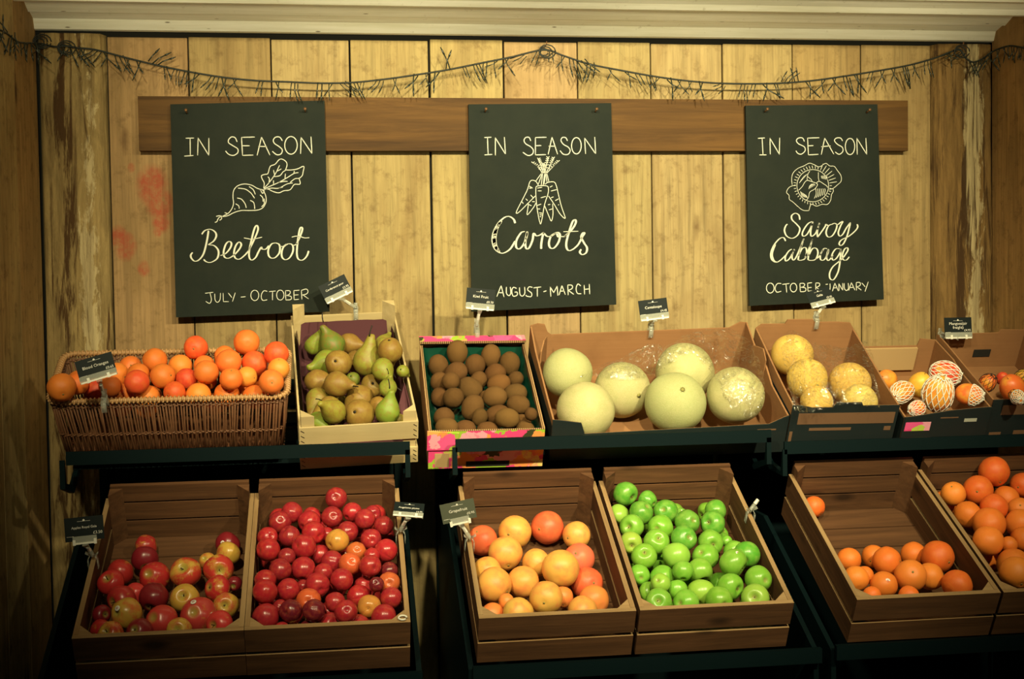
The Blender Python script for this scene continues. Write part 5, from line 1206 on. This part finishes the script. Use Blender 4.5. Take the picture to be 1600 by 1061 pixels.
# ------------------------------------------------------------------ price signs on clear plastic clips
def text(parent, s, size, x, y, align='CENTER', mat='print'):
    cu = bpy.data.curves.new('lettering', 'FONT'); cu.body = s; cu.size = size; cu.align_x = align; cu.align_y = 'CENTER'; cu.resolution_u = 3; cu.space_line = .85
    cu.materials.append(MAT[mat]); o = link('lettering', cu); me = bpy.data.meshes.new_from_object(o.evaluated_get(bpy.context.evaluated_depsgraph_get())); bpy.data.objects.remove(o)
    o = link('lettering', me, parent); o.location = (x, y, .0006); return o
def sign(cpx, wpx, hpx, roll, lean, clip, cY, lines, price, label, side=0, mat='card', strip=1.0, turn_=0, rim=.011):
    """cpx: card centre; clip: world point on the rim; side: 1 when the rim runs away from the camera"""
    base = Vector(clip); c = Vector(at(*cpx, cY).tolist()); k = depth_of(c) / F; w_, h_ = wpx * k, hpx * k
    root = empty('price_sign', base); tag(root, label, 'price sign', 'price signs on clear clips')
    n = Vector((math.sin(math.radians(turn_)), -math.cos(math.radians(lean)), math.sin(math.radians(lean)))).normalized()
    x = Vector((0, 0, 1)).cross(n) * -1; x = n.cross(Vector((0, 0, 1))) if False else Vector((0, 0, 1)).cross(n).normalized(); y = n.cross(x)
    a = math.radians(roll); X = x * math.cos(a) + y * math.sin(a); Yv = -x * math.sin(a) + y * math.cos(a)
    Mx = Matrix((X, Yv, n)).transposed().to_4x4(); Mx.translation = c - base
    if lines:
        card = finish('card', B((-w_ / 2, w_ / 2, -h_ / 2, h_ / 2, -.0012, 0)), MAT[mat], root); card.matrix_local = Mx
        sz = min(h_ * .21, w_ * .78 / (max(len(l) for l in lines) * .52))
        for i, l in enumerate(lines): text(card, l, sz, 0, h_ * .06 - (i - (len(lines) - 1) / 2) * sz * 1.0)
        if price: text(card, price, h_ * .17, w_ * .46, -h_ * .20, 'RIGHT')
        bm = bmesh.new(); box(bm, -w_ * .17, w_ * .17, h_ * .315, h_ * .325, .0003, .0006)
        slab(bm, [(-.025 * w_, .33 * h_), (.025 * w_, .33 * h_), (.03 * w_, .37 * h_), (0, .41 * h_), (-.03 * w_, .37 * h_)], (0, 0, .0003), (1, 0, 0), (0, 1, 0), (0, 0, .0003))
        box(bm, -w_ * .46, -w_ * .28, -h_ * .30, -h_ * .29, .0003, .0006)
        finish('emblem', bm, MAT['print'], card)
        z0 = -h_ / 2
        bm = bmesh.new(); box(bm, -w_ * .5 * strip, w_ * .5 * strip, z0 - .006, z0 + h_ * .20, .0012, .0020); box(bm, -w_ * .5 * strip, w_ * .5 * strip, z0 - .006, z0 - .001, -.003, .0012)
        o = finish('holder_strip', bm, MAT['clear_strip'], root, bevel=.0004); o.matrix_local = Mx
        bm = bmesh.new(); box(bm, -w_ * .48 * strip, w_ * .48 * strip, z0 - .0075, z0 - .0035, .0015, .0030)
        for sx in (-1, 1): box(bm, sx * w_ * .27 - .003, sx * w_ * .27 + .003, z0 - .009, z0 + .003, .002, .0045)
        o = finish('holder_edge', bm, MAT['white_plastic'], root, bevel=.0004); o.matrix_local = Mx
    foot = Mx @ Vector((0, -h_ / 2 - .006, 0)); top = Vector((0, 0, .012)); d = foot - top
    if lines:
        bm = bmesh.new(); tube(bm, [foot, top + d * .62], [.009, .0035], 4); finish('holder_neck', bm, MAT['clear_strip'], root)
    bm = bmesh.new(); tube(bm, [top + d * .68, top + d * .40], [.0042, .0048], 6); finish('joint', bm, MAT['white_plastic'], root, bevel=.0008)
    bm = bmesh.new(); tube(bm, [top + d * .42, top + d * .1, top], [.0045, .0052, .0058], 6)
    g = rim / 2 + .0040; A = math.radians(27 if side else 28); ly, lz = Vector((0, math.cos(A), math.sin(A))), Vector((0, -math.sin(A), math.cos(A)))
    for s in (-1, 1):
        o_ = Vector((s * g, 0, 0)) if side else ly * s * g; f = lz * -.022
        wv = (ly if side else Vector((1, 0, 0))); od = o_.normalized()
        for wd, p in ((.006, [top + o_ * .5, o_ + lz * .004, o_ * 1.05 + f]), (.005, [top + o_ * .5, o_ * 1.35 + lz * .022])):
            for p0, p1 in zip(p, p[1:]): slab(bm, [(-wd, 0), (wd, 0), (wd * 1.1, 1), (-wd * 1.1, 1)], p0, wv, p1 - p0, od * .0016)
    q = Vector((0, 1, 0)) if side else Vector((1, 0, 0))
    tube(bm, [q * .0065 * math.cos(t) + Vector((0, 0, .012 + .006 * math.sin(t))) for t in [i * .6 for i in range(12)]], .0011, 5)
    finish('spring_clip', bm, MAT['clear_strip'], root, True)
    return root
m = M('clear_acrylic', .12, .6, (.50, .52, .46)); m.b.inputs['Alpha'].default_value = .42; MAT['clear_strip'] = m.mat
def on(key, px, py, dz=.004): b = CRATES[key]; return tuple(b.M @ (b.ray_at(px, py, b.H + dz)))
def rim(key, px, py, sx): b = CRATES[key]; q = b.ray_at(px, py, b.H); return tuple(b.M @ Vector((sx * (b.w / 2 - .0055), q.y, b.H + .004)))
def back(key, px, py, z): b = CRATES[key]; q = b.ray_at(px, py, z); return tuple(b.M @ Vector((q.x, b.L - .0022, z + .005)))
def up_(p, dz): return (p[0], p[1], p[2] + dz)
sign((149.5, 573), 57.6, 33, 16, 12, on('blood', 163, 627, .012), -.650, ['Blood Oranges'], '£0.65', 'black price sign reading Blood Oranges, clipped to the front rim of the basket', rim=.02)
sign((523.5, 450), 45, 27, 25.7, 8, back('pear', 556, 490, .134), -.13, ['Conference pear'], '£2.95', 'steeply tilted black price sign reading Conference pear, on the back of the pale crate')
sign((751, 465.5), 45, 29, -6, 5, up_(tuple(at(745, 518, -.165)), .004), -.20, ['Kiwi Fruit'], '£0.30', 'black price sign reading Kiwi Fruit, on the back of the pink carton', rim=.03)
sign((1021, 481.5), 46, 28, 6, 5, back('cant', 1024, 533, .147), -.24, ['Cantaloupe'], '£4.45', 'black price sign reading Cantaloupe, behind the pale melons')
sign((1281, 463), 41, 25, 14, 25, back('galia', 1279, 510, .179), -.26, ['Galia'], '£3.45', 'black price sign reading Galia in front of the cabbage chalkboard')
sign((1497, 510.5), 45, 29, 0, 5, back('mango', 1488, 552, .126), -.27, ['Mangoes(air', 'freight)'], '£4.95', 'black price sign reading Mangoes air freight, at the pale wall post')
sign((131.5, 826), 59, 37, 4, 8, rim('gala', 133, 878, -1), on('gala', 133, 878)[1] - .03, ['Apples Royal Gala'], '£3.50', 'black price sign reading Apples Royal Gala, on the apple crate side', 1, strip=.62)
sign((639, 795), 47, 26, -9, 52, rim('plum', 629, 838, 1), on('plum', 629, 838)[1] - .02, ['Angeleno plums'], '£4.95', 'tipped-back black price sign reading Angeleno plums, on the plum crate side', 1)
sign((716, 799), 54, 33, 11, -14, rim('grape', 731, 850, -1), on('grape', 731, 850)[1] - .03, ['Grapefruit'], '£0.95', 'grey-looking price sign reading Grapefruit, on the grapefruit crate side', 1, mat='card_grey', strip=.55)
sign((1190, 764), 20, 10, 0, 0, rim('green', 1179, 806, 1), rim('green', 1179, 806, 1)[1], [], '', 'clear sign clip without a card on the green apple crate', 1)

# ------------------------------------------------------------------ crinkled clear film round the melons
def film(key, kind, sheets, label):
    b = CRATES[key]; sp = [(np.array(o.location), o.scale[0] * 1.03 + .005) for o in C.objects if o.parent is None and o.name.split('.')[0] == kind]
    root = None; bm = bmesh.new()
    for top, bot, z0, z1, pleat in sheets:
        T = catmull([(x, y, 0) for x, y in top], 10); Bo = catmull([(x, y, 0) for x, y in bot], 10); rows = 26; g = []
        for j in range(rows + 1):
            t = j / rows; row = []
            for i, (a, c) in enumerate(zip(T, Bo)):
                p = a.lerp(c, t); z = z0 + (z1 - z0) * t + .010 * math.sin(math.pi * t)
                z += (.0045 * math.sin(i * pleat + 2 * noise.noise((i * .3, t * 2, 3)))) * min(1, 3 * t + .2) + .008 * noise.noise((i * .22, t * 5, pleat))
                px, py = p.x + 5 * noise.noise((i * .35, t * 4, 9)), p.y + 4 * noise.noise((i * .3, t * 4, 19))
                wpt = np.array(b.M @ b.ray_at(px, py, b.H + z)); r = ray(px, py); u = r / np.linalg.norm(r); dist = np.linalg.norm(wpt - CAM)
                for s, R in sp:
                    R2 = R + .004 * abs(noise.noise((i * .5, t * 9, 1))); tc = (s - CAM) @ u; d2 = R2 * R2 - np.sum((s - CAM - tc * u) ** 2)
                    if d2 > 0: dist = min(dist, tc - math.sqrt(d2))
                row.append(bm.verts.new(CAM + u * dist))
            g.append(row)
        for a, c in zip(g, g[1:]):
            for i in range(len(a) - 1): bm.faces.new((a[i], a[i + 1], c[i + 1], c[i]))
    o = finish('plastic_film', bm, MAT['film'], None, True); tag(o, label, 'plastic film'); return o
film('cant', 'cantaloupe', [([(1008, 541), (1015, 539), (1022, 538), (1030, 538), (1038, 540)], [(905, 588), (948, 590), (990, 592), (1028, 584), (1050, 562)], .050, -.03, 1.1),
    ([(1040, 542), (1075, 522), (1110, 514), (1145, 515), (1172, 536), (1190, 575), (1195, 610)], [(1048, 566), (1082, 552), (1106, 575), (1122, 600), (1140, 632), (1165, 652), (1190, 645)], .045, .0, .7)],
     'crinkled clear plastic film draped behind and over the pale melons')
film('galia', 'galia_melon', [([(1222, 545), (1236, 516), (1265, 532), (1300, 541), (1330, 541), (1356, 528)], [(1240, 640), (1258, 645), (1285, 638), (1315, 632), (1345, 632), (1378, 640)], .05, .012, .8)],
     'crinkled clear plastic film wrapped loosely round the yellow melons')
